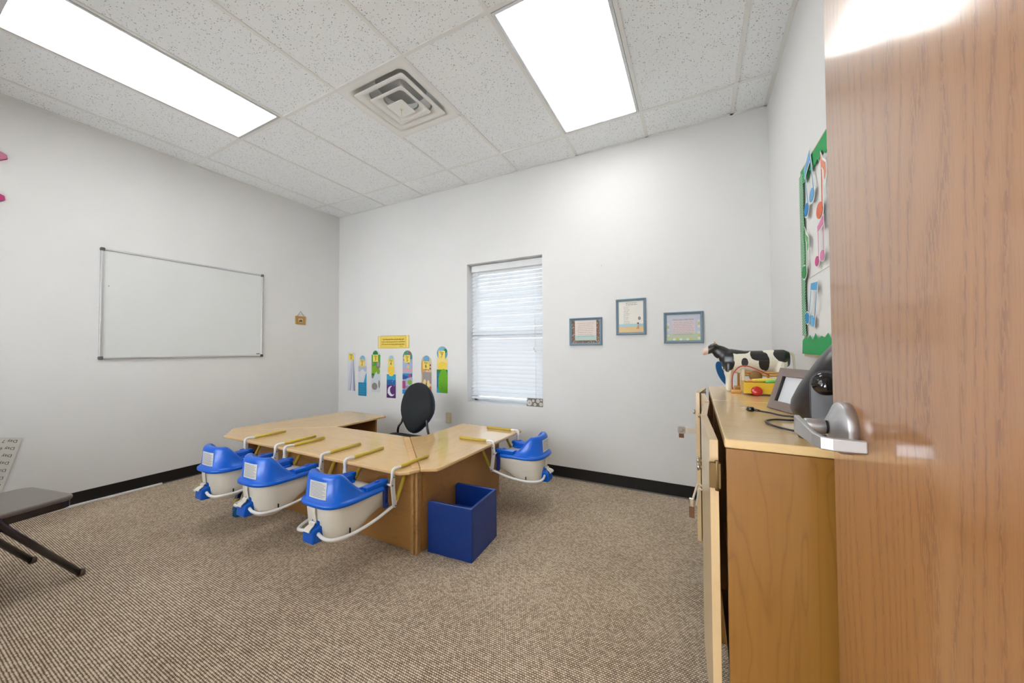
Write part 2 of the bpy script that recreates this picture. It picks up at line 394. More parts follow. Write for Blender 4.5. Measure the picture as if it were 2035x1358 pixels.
# ------------------------------------------------------------------ ceiling fixtures
def troffer(rect, label):
    x0, y0, x1, y1 = rect; cx, cy = (x0 + x1) / 2, (y0 + y1) / 2; hx, hy = (x1 - x0) / 2 - .013, (y1 - y0) / 2 - .013
    t = thing('ceiling_light', label, 'ceiling light', (cx, cy, ZC), 0, 'lit troffers in the tile ceiling')
    mb = MB(); fw = .019; z0, z1 = -.004, .012
    mb.box((-hx, -hy, z0), (-hx + fw, hy, z1)).box((hx - fw, -hy, z0), (hx, hy, z1))
    mb.box((-hx + fw, -hy, z0), (hx - fw, -hy + fw, z1)).box((-hx + fw, hy - fw, z0), (hx - fw, hy, z1))
    mb.build('frame', m_alu, t, bevel=.0015)
    MB().box((-hx + fw, -hy + fw, .004), (hx - fw, hy - fw, .008)).build('diffuser', m_diff, t)
    MB().box((-hx, -hy, .02), (hx, hy, .10)).build('housing', m_grid, t)
    return t
troffer(L1, 'long lit ceiling light above the whiteboard wall, left of the air diffuser')
troffer(L2, 'lit ceiling light right of the air diffuser, nearer the back wall corner')
# air diffuser with four stepped square cones
t = thing('air_diffuser', 'square white stepped ceiling air diffuser between the two lights', 'air vent', ((VT[0] + VT[2]) / 2, (VT[1] + VT[3]) / 2, ZC))
def sq(h, z, r=.02, n=4): return [(x, y, z) for x, y in rrect(-h, -h, h, h, min(r, h * .9), n)]
MB().loft([sq(.296, -.003, .002), sq(.262, -.005, .03), sq(.248, .000, .05), sq(.225, .05, .12), sq(.17, .12, .16)], caps=False).build('flange', m_vent, t)
for h, hi, z in ((.228, .165, -.012), (.153, .098, -.022)):
    MB().loft([sq(h, z), sq(h - .002, z - .003), sq(hi + .018, z + .010, .03), sq(hi, z + .034, .05), sq(hi - .002, z + .035, .05), sq(hi + .015, z + .016, .03), sq(h - .005, z + .004)], caps=False).build('louver_ring', m_vent, t)
MB().prism(rrect(-.072, -.072, .072, .072, .010), -.042, -.037).build('center_plate', m_vent, t, bevel=.001)
MB().loft([sq(.17, .118, .1), sq(.10, .14, .09), sq(.095, .20, .09)], caps=True).build('duct', m_vent, t)
MB().tube([(0, 0, -.03), (0, 0, -.048)], .009, m_ivory).tube([(0, 0, -.048), (.004, -.002, -.115)], .0018, m_ivory, n=6).lathe([(0, -.123), (.004, -.12), (.004, -.114), (0, -.112)], m_ivory, 8).build('pull_cord', None, t)

# ------------------------------------------------------------------ window
YW = YB + .13
mb = MB(); fw = .04
for a, b in (((WX0, WZ0), (WX0 + fw, WZ1)), ((WX1 - fw, WZ0), (WX1, WZ1)), ((WX0, WZ0), (WX1, WZ0 + fw)), ((WX0, WZ1 - fw), (WX1, WZ1)), ((WX0, 1.33), (WX1, 1.385))):
    mb.box((a[0], YW + .02, a[1]), (b[0], YW + .07, b[1]))
win = struct(mb.build('window_1', m_winframe, bevel=.002))
MB().box((WX0 + fw, YW + .04, WZ0 + fw), (WX1 - fw, YW + .044, 1.33)).box((WX0 + fw, YW + .05, 1.385), (WX1 - fw, YW + .054, WZ1 - fw)).build('window_pane', m_glass_tint, win)
MB().box((WX0, YB - .001, WZ0 - .004), (WX1, YW + .07, WZ0 + .004)).build('window_sill', m_wall, win)
bl = thing('window_blind', 'white horizontal slat blind lowered in the recessed window', 'window blind', ((WX0 + WX1) / 2, YB + .095, WZ0))
hw = (WX1 - WX0) / 2 - .012; H_ = WZ1 - WZ0
MB().box((-hw, -.03, H_ - .075), (hw, .02, H_ - .008)).build('headrail', m_blind, bl, bevel=.003)
zt, zb = H_ - .095, .085; n = 33
for i in range(n):
    z = zb + (zt - zb) * i / (n - 1) + (random.random() - .5) * .003
    ang = math.radians(58 + (random.random() - .5) * 7 + (14 if i in (1, 2, 15, 16) else 0) * -1)
    T = Matrix.Translation((0, 0, z)) @ Matrix.Rotation(ang, 4, 'X')
    prof = [(-.0245, .0), (-.012, .0022), (0, .003), (.012, .0022), (.0245, 0)]
    ring = [[(x, y, zz + .0013) for y, zz in prof] + [(x, y, zz - .0013) for y, zz in prof[::-1]] for x in (-hw, hw)]
    MB().loft(ring, smooth=False, T=T).build('slat', m_blind, bl)
MB().prism(rrect(-.022, 0, .022, .022, .008), -hw, hw, T=Matrix.Translation((0, 0, .03)) @ Matrix.Rotation(PI / 2, 4, 'Y') @ Matrix.Rotation(PI / 2, 4, 'Z')).build('bottom_rail', m_blind, bl, bevel=.002)
for x in (-hw + .07, hw - .09):
    MB().tube([(x, -.031, H_ - .08), (x, -.03, .05)], .0013, n=6).build('ladder_cord', m_blind, bl)
MB().tube([(hw - .095, -.04, H_ - .09), (hw - .09, -.045, .60)], .0016, n=6).lathe([(.003, 0), (.011, .01), (.009, .03), (.003, .045)], n=10, T=Matrix.Translation((hw - .098, -.045, .555))).lathe([(.003, 0), (.011, .01), (.009, .03), (.003, .045)], n=10, T=Matrix.Translation((hw - .082, -.047, .53))).build('lift_cord', m_blind, bl)
MB().tube([(-hw + .075, -.04, H_ - .09), (-hw + .072, -.042, 1.02)], .0016, n=6).tube([(-hw + .066, -.044, .55), (-hw + .067, -.04, .50)], .004, n=6).tube([(-hw + .068, -.040, 1.02), (-hw + .066, -.042, .55)], .001, n=6).build('tilt_cord', m_blind, bl)
# decorative card on the sill
t = thing('decorated_block', 'small grey block with pale round dots standing on window sill', 'decoration', (-1.40, YB + .02, WZ0 + .004))
MB().box((-.085, -.012, 0), (.085, .012, .078)).build('panel', flat('grey_print', (122, 118, 112)), t, bevel=.001)
mb = MB()
for x, z, r in ((-.055, .034, .027), (-.014, .055, .013), (.004, .02, .015), (.036, .056, .019), (.066, .026, .018), (.07, .066, .010), (-.078, .066, .008)):
    mb.prism([(min(.083, max(-.083, x + r * math.cos(q * PI / 8))), min(.077, max(.001, z + r * math.sin(q * PI / 8)))) for q in range(16)], .0122, .0135, flat('pale_dot', (212, 208, 200)), T=Matrix.Rotation(PI / 2, 4, 'X'))
    mb.prism(arc(x, z, r * .2, 0, 2 * PI, 6)[:-1], .0136, .0142, flat('grey_print', (122, 118, 112)), T=Matrix.Rotation(PI / 2, 4, 'X'))
mb.build('dots', None, t)

# ------------------------------------------------------------------ flat wall art helper
class Art:
    """layers of thin card shapes in a (u, v) plane; z grows towards the viewer"""
    def __init__(s, T): s.T = T; s.mb = MB(); s.z = .0003
    def poly(s, pts, m, th=.0003):
        s.mb.prism(pts, s.z, s.z + th, m, T=s.T); s.z += .00035; return s
    def rect(s, x0, y0, x1, y1, m): return s.poly([(x0, y0), (x1, y0), (x1, y1), (x0, y1)], m)
    def disc(s, x, y, r, m, ry=None, n=18): return s.poly(arc(x, y, r, 0, 2 * PI, n, ry)[:-1], m)
    def clip(s, pts, box, m):
        x0, y0, x1, y1 = box
        return s.poly([(min(x1, max(x0, x)), min(y1, max(y0, y))) for x, y in pts], m)
    def text(s, b, x, y, size, m, align='CENTER', rot=0):
        s.mb.text(b, size, m, s.T @ Matrix.Translation((x, y, s.z)) @ Matrix.Rotation(rot, 4, 'Z'), align); s.z += .0003; return s
def TB(x, z, y=YB): return Matrix.Translation((x, y - .0004, z)) @ Matrix.Rotation(PI / 2, 4, 'X')          # back wall: u=+x v=+z
def TL(y, z, x=XL): return Matrix.Translation((x + .0004, y, z)) @ Matrix.Rotation(PI / 2, 4, 'Z') @ Matrix.Rotation(PI / 2, 4, 'X')   # left wall: u=+y
def TR(y, z, x=XR): return Matrix.Translation((x - .0004, y, z)) @ Matrix.Rotation(-PI / 2, 4, 'Z') @ Matrix.Rotation(PI / 2, 4, 'X')  # right wall: u=-y

# creation day cards
WD = .152
def daycard(n, x0, z1, z0, label):
    hh = z1 - z0; t = thing('day_card', label, 'wall card', (x0 + WD / 2, YB, z0), 0, 'day cards numbered 1 to 7 on the back wall')
    A = Art(Matrix.Translation((0, -.0004, 0)) @ Matrix.Rotation(PI / 2, 4, 'X')); w = WD / 2
    F = flat; A2 = None
    top = arc(0, hh - w, w, 0, PI, 12)
    body = {1: F('c1', (214, 216, 226)), 2: F('c2', (222, 224, 232)), 3: F('c3', (206, 216, 222)), 4: F('c4', (228, 228, 228)), 5: F('c5', (176, 184, 204)), 6: F('c6', (216, 196, 160)), 7: F('c7', (232, 228, 214))}[n]
    if n == 1: A.rect(-w, 0, w, hh, F('c1b', (222, 224, 230)))
    else: A.poly([(w, 0)] + top + [(-w, 0)], body)
    bx = (-w, 0, w, hh)
    if n == 1:
        for i, (a, b, c) in enumerate(((.02, -.06, (186, 190, 210)), (.045, -.03, (158, 162, 190)), (.065, .02, (196, 198, 214)), (-.01, -.068, (204, 206, 220)), (.06, .045, (140, 146, 180)))):
            A.clip([(a * .6, hh * .82), (a * .6 + .006, hh * .82), (b + .016 + i * .006, 0), (b, 0)], bx, F('ray%d' % i, c))
    if n == 2:
        A.disc(0, hh - .05, .05, F('sky2', (132, 178, 214))); A.rect(-w, hh * .60, w, hh * .74, F('cloud2', (190, 194, 212)))
        A.disc(.0, hh * .52, .052, F('fog', (226, 227, 231)), .07); A.clip([(w, .16), (w, .30), (w - .02, .27), (w - .05, .17)], bx, F('splash', (60, 160, 200)))
        A.rect(-w, 0, w, hh * .33, F('sea', (12, 132, 178)))
        for k in range(5): A.rect(-w + .01 + .02 * (k % 2), .03 + k * .028, w - .03 + .02 * (k % 2), .034 + k * .028, F('sea_l', (76, 176, 206)))
    if n == 3:
        A.disc(-.01, hh - .045, .045, F('leaf_d', (16, 122, 62))); A.clip([(-w, hh * .60), (-w, hh * .9), (w, hh * .9), (w, hh * .66), (.02, hh * .6)], bx, F('grassy', (58, 168, 32)))
        A.clip([(-w, hh * .42), (-w, hh * .62), (w, hh * .66), (w, hh * .60), (-.02, hh * .44)], bx, F('lime', (130, 176, 34)))
        A.clip([(-w, hh * .38), (-w, hh * .45), (-.02, hh * .44), (-.04, hh * .36)], bx, F('leaf_d', (16, 122, 62)))
        A.disc(.045, hh * .50, .028, F('lime', (130, 176, 34)), .036)
        for x, y, r, ry in ((.04, .34, .034, .05), (-.02, .07, .05, .045), (.06, .10, .015, .05), (-.055, .19, .018, .02), (-.05, .36, .02, .02)):
            A.clip(arc(x, y * hh / .52, r, 0, 2 * PI, 14, ry)[:-1], bx, F('stone', (134, 130, 126)))
        A.clip(arc(.04, .35 * hh / .52, .022, 0, 2 * PI, 12, .03)[:-1], bx, F('stone_l', (168, 164, 158)))
    if n == 4:
        A.disc(0, hh - .045, .04, F('sky4', (160, 196, 214)))
        A.rect(-w, 0, w, hh * .54, F('night', (86, 38, 110))); A.rect(-w, hh * .30, w, hh * .54, F('dusk', (20, 96, 160))); A.rect(-w, hh * .42, w, hh * .55, F('day4', (40, 164, 204)))
        A.disc(0, hh * .64, .058, F('sun', (240, 206, 70)), .072)
        cr = arc(.005, hh * .16, .062, PI * .42, PI * 1.72, 16) + arc(.032, hh * .18, .052, PI * 1.62, PI * .58, 14)
        A.clip(cr, bx, F('moon', (236, 234, 246)))
        for x, y in ((.02, .2), (.04, .22), (.05, .15), (-.04, .3), (.0, .32), (-.02, .27), (.03, .28), (-.055, .06), (.05, .05), (.055, .34)): A.disc(x, y, .0042, F('moon', (236, 234, 246)), n=6)
    if n == 5:
        A.disc(0, hh - w, w, F('teal5', (88, 148, 158))); 
        for x, y, r, c in ((-.03, hh - .02 - .01, .02, (80, 150, 70)), (.03, hh - .03, .018, (190, 84, 50)), (-.055, hh - .09, .016, (220, 190, 90)), (-.045, hh - .13, .02, (110, 84, 60)), (.05, hh - .12, .02, (150, 190, 210))): A.clip(arc(x, y, r, 0, 2 * PI, 10)[:-1], bx, F('b5_%d' % int(c[0]), c))
        A.rect(-w, hh * .58, w, hh * .76, F('haze5', (168, 184, 214))); A.rect(-w, hh * .50, w, hh * .58, F('shell5', (214, 170, 190)))
        A.disc(.01, hh * .62, .02, F('yel5', (224, 206, 120))); A.clip([(.0, hh * .7), (.035, hh * .7), (.02, hh * .76)], bx, F('mag5', (160, 64, 120)))
        A.clip([(-w, hh * .34), (-w, hh * .47), (w, hh * .47), (w, hh * .40), (0, hh * .36)], bx, F('sea5', (30, 136, 196)))
        A.clip([(-w, hh * .33), (-w, hh * .44), (.02, hh * .40), (-.02, hh * .34)], bx, F('fish5', (24, 78, 160))); A.disc(.035, hh * .42, .022, F('rose5', (190, 70, 110)))
        A.disc(.04, hh * .27, .034, F('lime', (130, 176, 34)), .026); A.rect(-w, hh * .12, -.03, hh * .30, F('mag5b', (176, 70, 130)))
        A.clip([(w, hh * .14), (w, hh * .2), (.03, hh * .18), (.04, hh * .14)], bx, F('sand5', (224, 186, 120))); A.rect(-w, 0, 0, hh * .1, F('sea5', (30, 136, 196)))
        for k in range(2): A.clip(arc(-.03 + .04 * k, hh * .15, .02, 0, PI * 1.4, 8) + arc(-.03 + .04 * k, hh * .15, .014, PI * 1.4, 0, 8), bx, F('mag5', (160, 64, 120)))
    if n == 6:
        A.disc(0, hh - .045, .045, F('sky6', (106, 168, 206))); A.clip(arc(-.04, hh * .72, .04, 0, 2 * PI, 12, .09)[:-1], bx, F('orange6', (214, 158, 92)))
        for k, (x, y) in enumerate(((-.04, .72), (-.01, .76), (.03, .74), (.06, .78), (.0, .69), (.03, .67), (.06, .70))): A.disc(x, hh * y, .011, F('berry%d' % (k % 3), [(120, 60, 60), (50, 96, 130), (206, 140, 60)][k % 3]), n=8)
        A.rect(-w + .02, hh * .36, w, hh * .62, F('stone6', (160, 150, 148)))
        A.clip([(-w, 0), (-w, hh * .40), (-.04, hh * .34), (.03, hh * .30), (w, hh * .3), (w, 0)], bx, F('rust', (186, 110, 48)))
        A.disc(-.02, hh * .36, .024, F('fur', (236, 212, 150)), .05); A.disc(.032, hh * .34, .02, F('fur', (236, 212, 150)), .05); A.disc(.005, hh * .33, .008, F('olive', (84, 76, 30)), .03)
    if n == 7:
        A.disc(0, hh - w, w, F('teal7', (120, 172, 190))); A.disc(.045, hh - .05, .022, F('leaf_d', (16, 122, 62)))
        A.rect(-w, hh * .58, w, hh * .73, F('glow7', (240, 218, 140))); A.poly([(-.062, hh * .50)] + arc(0, hh * .55, .062, PI, 0, 12) + [(.062, hh * .50)], F('sun', (240, 206, 70)))
        A.rect(-w, 0, w, hh * .50, F('blue7', (16, 116, 184))); A.clip([(-w, hh * .42), (-w, hh * .50), (w, hh * .50), (w, hh * .45), (0, hh * .40)], bx, F('leaf_d', (16, 122, 62)))
        A.clip(arc(.02, hh * .19, .075, 0, 2 * PI, 20, .17)[:-1], bx, F('lawn', (104, 176, 26))); A.clip([(-w, 0), (-w, hh * .14), (-.02, 0)], bx, F('aqua7', (40, 170, 214)))
        A.clip([(-w, hh * .33), (-w + .03, hh * .38), (-w + .03, hh * .36), (-w, hh * .31)], bx, F('leaf_d', (16, 122, 62)))
        for k in range(9): A.disc(-.04 + .01 * (k % 4) + .012 * k * .3, hh * (.26 - .022 * k), .004, F('leaf_d', (16, 122, 62)), n=6)
    zt_ = hh - {1: .05, 2: .085, 3: .085, 4: .085, 5: .09, 6: .10, 7: .085}[n]
    hx = .046
    A.mb.build('card', None, t)
    B = Art(Matrix.Translation((0, -.0075, 0)) @ Matrix.Rotation(PI / 2, 4, 'X'))
    B.rect(-hx, zt_ - .055, hx, zt_ + .035, F('tagyel', (240, 216, 104))); B.text('Day', 0, zt_ + .017, .032, m_ink); B.text(str(n), 0, zt_ - .022, .062, m_ink)
    B.mb.build('number_tag', None, t)
    return t
cards = [(1, -4.085, 1.160, .660, 'pale grey ray card marked Day 1, farthest left of the row'),
         (2, -3.876, 1.120, .604, 'card marked Day 2 showing clouds over teal sea'),
         (3, -3.634, 1.182, .665, 'card marked Day 3 showing green leaves and grey stones'),
         (4, -3.371, 1.128, .606, 'card marked Day 4 showing sun, night sky and crescent moon'),
         (5, -3.108, 1.183, .668, 'card marked Day 5 showing birds and colourful fish'),
         (6, -2.822, 1.124, .622, 'card marked Day 6 with brown animals, partly behind the chair back'),
         (7, -2.594, 1.226, .708, 'card marked Day 7 with sunrise over green land, nearest the window')]
for c in cards: daycard(*c)
t = thing('scroll_sign', 'yellow scroll banner with three lines of black text above the day cards', 'sign', (-3.265, YB, 1.210))
A = Art(Matrix.Translation((0, -.0004, 0)) @ Matrix.Rotation(PI / 2, 4, 'X'))
A.poly(rrect(-.258, .0, .258, .152, .008), flat('scroll_edge', (150, 124, 60))); A.poly(rrect(-.254, .004, .254, .148, .008), flat('scroll', (240, 212, 104)))
A.rect(-.208, .008, .208, .140, flat('scroll_in', (236, 206, 92)))
for x in (-.23, .23): A.rect(x - .018, .003, x + .018, .151, flat('scroll_l', (244, 224, 138)))
for x in (-.208, .208): A.rect(x - .0015, .01, x + .0015, .14, flat('scroll_edge', (150, 124, 60)))
A.text('God blessed the seventh day and', 0, .108, .0265, m_ink); A.text('made it holy, because on it he rested from', 0, .078, .0225, m_ink); A.text('all the work of creating that he had done.', 0, .050, .0225, m_ink)
A.text('Genesis 2:3', .135, .024, .012, m_ink)
A.mb.build('banner', None, t)

# framed prints
def pframe(x0, x1, z0, z1, fw, label, draw):
    t = thing('framed_print', label, 'picture', ((x0 + x1) / 2, YB, z0), 0, 'slate blue framed prints on the back wall')
    hx, hz = (x1 - x0) / 2, z1 - z0
    prof = [(0, 0), (0, .014), (.3, .022), (.55, .018), (.7, .012), (1, .012), (1, 0)]
    rings = []
    for f, d in prof:
        g = f * fw; rings.append([(-hx + g, -d, g), (hx - g, -d, g), (hx - g, -d, hz - g), (-hx + g, -d, hz - g)])
    MB().loft(rings, closed=True, caps=False, smooth=False).build('frame', m_frameblue, t, bevel=.0012)
    A = Art(Matrix.Translation((0, -.004, 0)) @ Matrix.Rotation(PI / 2, 4, 'X')); draw(A, -hx + fw * .9, fw * .9, hx - fw * .9, hz - fw * .9); A.mb.build('print', None, t)
    return t
F = flat
def lines(A, x0, x1, z0, z1, n, m, jit=.15, th=.0022, left=False):
    for i in range(n):
        z = z0 + (z1 - z0) * i / max(1, n - 1); q = (x1 - x0) * jit * random.random()
        x = x0 if left else x0 + q / 2
        xe = x1 - (q if left else q / 2)
        while x < xe - .004:
            L = random.uniform(.008, .024); A.rect(x, z, min(xe, x + L), z + th, m); A.z -= .00035; x += L + .004
        A.z += .00001
def d1(A, x0, z0, x1, z1):
    A.rect(x0, z0, x1, z1, F('brownprint', (128, 96, 84)))
    for k in range(60):
        x, z = random.choice([(random.uniform(x0, x0 + .025), random.uniform(z0, z1)), (random.uniform(x1 - .025, x1), random.uniform(z0, z1)), (random.uniform(x0, x1), random.uniform(z0, z0 + .022))])
        A.disc(min(max(x, x0 + .005), x1 - .005), min(max(z, z0 + .005), z1 - .005), .0035, F('speck%d' % (k % 3), [(196, 160, 140), (150, 150, 90), (232, 226, 214)][k % 3]), n=6); A.z -= .00033
    A.z += .0004
    A.rect(x0 + .03, z0 + .024, x1 - .03, z1, F('peach', (228, 214, 206))); A.rect(x0 + .03, z0 + .024, x1 - .03, z0 + .07, F('mint', (186, 208, 202)))
    lines(A, x0 + .05, x1 - .05, z0 + .06, z1 - .03, 8, F('txtgrey', (130, 118, 118)))
def d2(A, x0, z0, x1, z1):
    A.rect(x0, z0, x1, z1, F('offwhite', (236, 232, 222))); A.rect(x0, z0, x1, z0 + .055, F('sand', (226, 196, 148))); A.rect(x0, z0 + .05, x1, z0 + .074, F('seaw', (176, 208, 212)))
    lines(A, x0 + .06, x1 - .05, z1 - .034, z1 - .020, 2, F('txtgrey', (120, 116, 124)), th=.004)
    lines(A, x0 + .045, x0 + .10, z0 + .07, z1 - .05, 14, F('txtlight', (150, 146, 148)), left=True, jit=.4)
    A.disc(x1 - .034, z0 + .12, .012, F('txtlight', (150, 146, 148)), .016, 8)
    A.poly([(x1 - .06, z0 + .03), (x1 - .034, z0 + .03), (x1 - .042, z0 + .075)], F('skin2', (206, 150, 120))); A.disc(x1 - .045, z0 + .078, .008, F('hair2', (120, 84, 60)), n=8)
def d3(A, x0, z0, x1, z1):
    A.rect(x0, z0, x1, z1, F('paleblue', (206, 208, 220))); A.rect(x0, z0, x1, z0 + .06, F('palegreen', (194, 208, 178)))
    A.rect(x0 + .045, z0 + .06, x1 - .04, z1 - .05, F('palepink', (224, 212, 214)))
    A.text('God Loves Little Girls', 0, z1 - .042, .0165, F('txtred', (140, 96, 96)))
    lines(A, x0 + .045, x1 - .045, z0 + .05, z1 - .065, 8, F('txtrose', (182, 138, 140)))
    k = 0
    pos = [(x0 + .012, z0 + .02 + .023 * i) for i in range(7)] + [(x1 - .012, z0 + .02 + .023 * i) for i in range(7)] + [(x0 + .034 + .024 * i, z0 + .012) for i in range(7)]
    for x, z in pos:
        k += 1
        if k % 4 == 3: continue
        A.disc(x, z, .0095, F('flw%d' % (k % 2), [(238, 238, 236), (216, 208, 110)][k % 2]), n=8); A.disc(x, z, .003, F('flc', (180, 170, 120)), n=6); A.z -= .0006
pframe(-1.037, -.737, 1.222, 1.472, .024, 'small landscape framed print with brown border, nearest the window', d1)
pframe(-.616, -.370, 1.308, 1.618, .022, 'upright framed print with beach drawing, hung highest of three', d2)
pframe(-.235, .052, 1.232, 1.484, .022, 'landscape framed print with daisy border, nearest the cabinet corner', d3)
# outlet
t = thing('wall_outlet', 'ivory duplex power outlet on the back wall beside the table end', 'outlet', (-2.427, YB, .441))
MB().prism(rrect(-.037, -.058, .037, .058, .004), 0, .006, T=Matrix.Rotation(PI / 2, 4, 'X')).build('cover_plate', flat('outlet_plate', (206, 196, 162)), t, bevel=.002)
for z in (-.024, .024):
    MB().prism(arc(0, z, .018, 0, 2 * PI, 20)[:-1], .006, .009, m_ivory, T=Matrix.Rotation(PI / 2, 4, 'X')).box((-.007, -.0095, z - .002), (-.005, -.009, z + .007), m_dark).box((.005, -.0095, z - .002), (.007, -.009, z + .007), m_dark).build('socket', None, t)
tag(MB().tube([(-.74, YB, 1.93), (-.74, YB - .008, 1.93)], .003, n=8).build('wall_nail', m_nickel), 'tiny bare nail in the back wall above the framed prints', 'nail')

# whiteboard on the left wall
y0, y1, z0, z1 = .9945, 2.2026, 1.125, 2.027
t = thing('whiteboard', 'large white dry-erase board with aluminium frame on the left wall', 'whiteboard', (XL, (y0 + y1) / 2, z0))
hy, hz = (y1 - y0) / 2, z1 - z0
MB().box((0, -hy + .012, .012), (.010, hy - .012, hz - .012)).build('panel', m_board, t)
for a, b in (((-hy, 0), (hy, .016)), ((-hy, hz - .016), (hy, hz)), ((-hy, .016), (-hy + .016, hz - .016)), ((hy - .016, .016), (hy, hz - .016))):
    MB().box((0, a[0], a[1]), (.020, b[0], b[1])).build('frame_rail', m_alu, t, bevel=.004)
for sy in (-1, 1):
    for z in (0, hz):
        c = MB().prism(rrect(-.013, -.013, .013, .013, .006), 0, .024, T=Matrix.Translation((0, sy * (hy - .01), z + (.010 if z == 0 else -.010))) @ Matrix.Rotation(PI / 2, 4, 'Y')).build('corner_cap', m_grey, t, bevel=.002)
MB().box((.0101, hy - .06, .026), (.0108, hy - .025, .033)).build('maker_badge', m_dark, t)
MB().box((.0101, -hy + .045, hz * .66), (.0106, -hy + .052, hz * .665)).build('pen_mark', m_dark, t)
# small hanging frame
t = thing('hanging_frame', 'tiny ochre wooden frame hanging by a cord right of whiteboard', 'picture', (XL, 2.63, 1.505))
MB().loft([[(0, -.062, 0), (0, .062, -.004), (0, .062, .095), (0, -.062, .098)], [(.012, -.062, 0), (.012, .062, -.004), (.012, .062, .095), (.012, -.062, .098)], [(.012, -.03, .026), (.012, .033, .024), (.012, .033, .070), (.012, -.03, .072)], [(.004, -.03, .026), (.004, .033, .024), (.004, .033, .070), (.004, -.03, .072)]], caps=False, smooth=False).build('frame', m_gold, t, bevel=.002)
A = Art(Matrix.Translation((.003, 0, 0)) @ Matrix.Rotation(PI / 2, 4, 'Z') @ Matrix.Rotation(PI / 2, 4, 'X'))
A.rect(-.031, .024, .034, .072, F('cream_art', (226, 208, 178))); A.poly([(-.02, .03), (.02, .03), (.026, .046), (.004, .06), (-.018, .044)], F('olive_art', (96, 92, 60))); A.mb.build('picture', None, t)
MB().tube([(.006, -.042, .098), (.004, 0, .158), (.006, .044, .096)], .0016, n=6).build('cord', m_grey, t)
# pink rimmed pointed cut-outs at the left edge
for z, yy, lb in ((2.545, .551, 'upper of two pink rimmed white pointed wall ornaments at left edge'), (2.255, .546, 'lower of two pink rimmed white pointed wall ornaments at left edge')):
    t = thing('wall_ornament', lb, 'wall decoration', (XL, yy - .13, z), 0, 'pink rimmed wall ornaments')
    P = [(.13, -.01), (.125, .016), (.0, .075), (-.125, .016), (-.13, -.01), (0, -.11)]
    Q = [(x * .72, y * .70 - .004) for x, y in P]
    TT = Matrix.Rotation(PI / 2, 4, 'Z') @ Matrix.Rotation(PI / 2, 4, 'X')
    MB().loft([[(x, y, .0) for x, y in P], [(x, y, .02) for x, y in P], [(x, y, .02) for x, y in Q], [(x, y, .006) for x, y in Q]], caps=False, smooth=False, T=TT).build('rim', m_pink, t, bevel=.003)
    MB().prism(Q, .002, .007, T=TT).build('face', m_white, t)
# upside down paper list low on the left wall
t = thing('paper_list', 'white paper sheet with upside down handwritten day list by the folding chair', 'paper', (XL + .012, .640, .580))
RT = Matrix.Rotation(PI / 2, 4, 'Z') @ Matrix.Rotation(PI / 2, 4, 'X') @ Matrix.Rotation(math.radians(-12.5), 4, 'Z')
mb = MB(); mb.prism([(-.30, -.46), (0, -.46), (0, 0), (-.30, 0)], 0, .0006, flat('shaded_paper', (218, 216, 210)), T=RT)
for i in range(7):
    mb.text('Day %d' % (7 - i), .027, m_ink, RT @ Matrix.Translation((-.014, -.024 - .049 * i, .001)) @ Matrix.Rotation(PI, 4, 'Z'), 'LEFT')
mb.build('sheet', None, t)
# white cable channel on the floor against the left baseboard
t = tag(MB().box((XL + .007, YF + .02, 0), (XL + .026, 1.389, .016)).build('cable_channel', m_whitemetal, bevel=.003), 'long white plastic strip lying along the left baseboard', 'cable channel')

# ------------------------------------------------------------------ bulletin board on the right wall
y0, y1, z0, z1 = .95, 2.205, 1.150, 2.065
t = thing('bulletin_board', 'bulletin board with green border and colourful paper notes on right wall', 'bulletin board', (XR, (y0 + y1) / 2, z0))
hy, hz = (y1 - y0) / 2, z1 - z0
mb = MB()
for a, b in (((-hy, 0), (hy, .022)), ((-hy, hz - .022), (hy, hz)), ((-hy, .022), (-hy + .022, hz - .022)), ((hy - .022, .022), (hy, hz - .022))): mb.box((-.018, a[0], a[1]), (0, b[0], b[1]))
mb.build('frame', m_cork, t, bevel=.002)
MB().box((-.012, -hy + .02, .02), (-.002, hy - .02, hz - .02)).build('paper_backing', m_white, t)
TT = Matrix.Rotation(-PI / 2, 4, 'Z') @ Matrix.Rotation(PI / 2, 4, 'X')
def TTx(d): return Matrix.Translation((-d, 0, 0)) @ TT
top = [(-hy + .02, hz - .012), (hy - .02, hz - .012)]
zig = []; nz = 26
for i in range(nz + 1):
    u = hy - .02 - (2 * hy - .04) * i / nz; zig += [(u, hz - .092 + (.018 if i % 2 else 0) + .012 * math.sin(i * 1.7)), (u - .018, hz - .082 + .01 * math.sin(i))]
MB().prism(top + zig[:-1], .0, .0015, T=TTx(.0195)).build('top_border', m_green, t)
nz = 30; zig = []
for i in range(nz + 1):
    u = hy + .01 - (2 * hy + .01) * i / nz; zig += [(u, .076 + (.022 if i % 2 else 0) + .008 * math.sin(i * 2.1))]
MB().prism([(-hy - .012, .012), (hy, .006)] + zig, 0, .0015, T=TTx(.022)).build('bottom_border', m_green, t)
sc = []
for i in range(41):
    v = .10 + (hz - .13) * i / 40; sc.append((-hy + .052 + .010 * abs(math.sin(v * 22)), v))
MB().prism([(-hy - .006, hz - .03), (-hy - .006, .10)] + sc, 0, .0015, T=TTx(.0205)).build('side_border', m_greenst, t)
MB().box((-.0135, hy - .95, .365), (-.0125, hy - .1, .367)).build('paper_seam', flat('seam_grey', (190, 186, 180)), t)
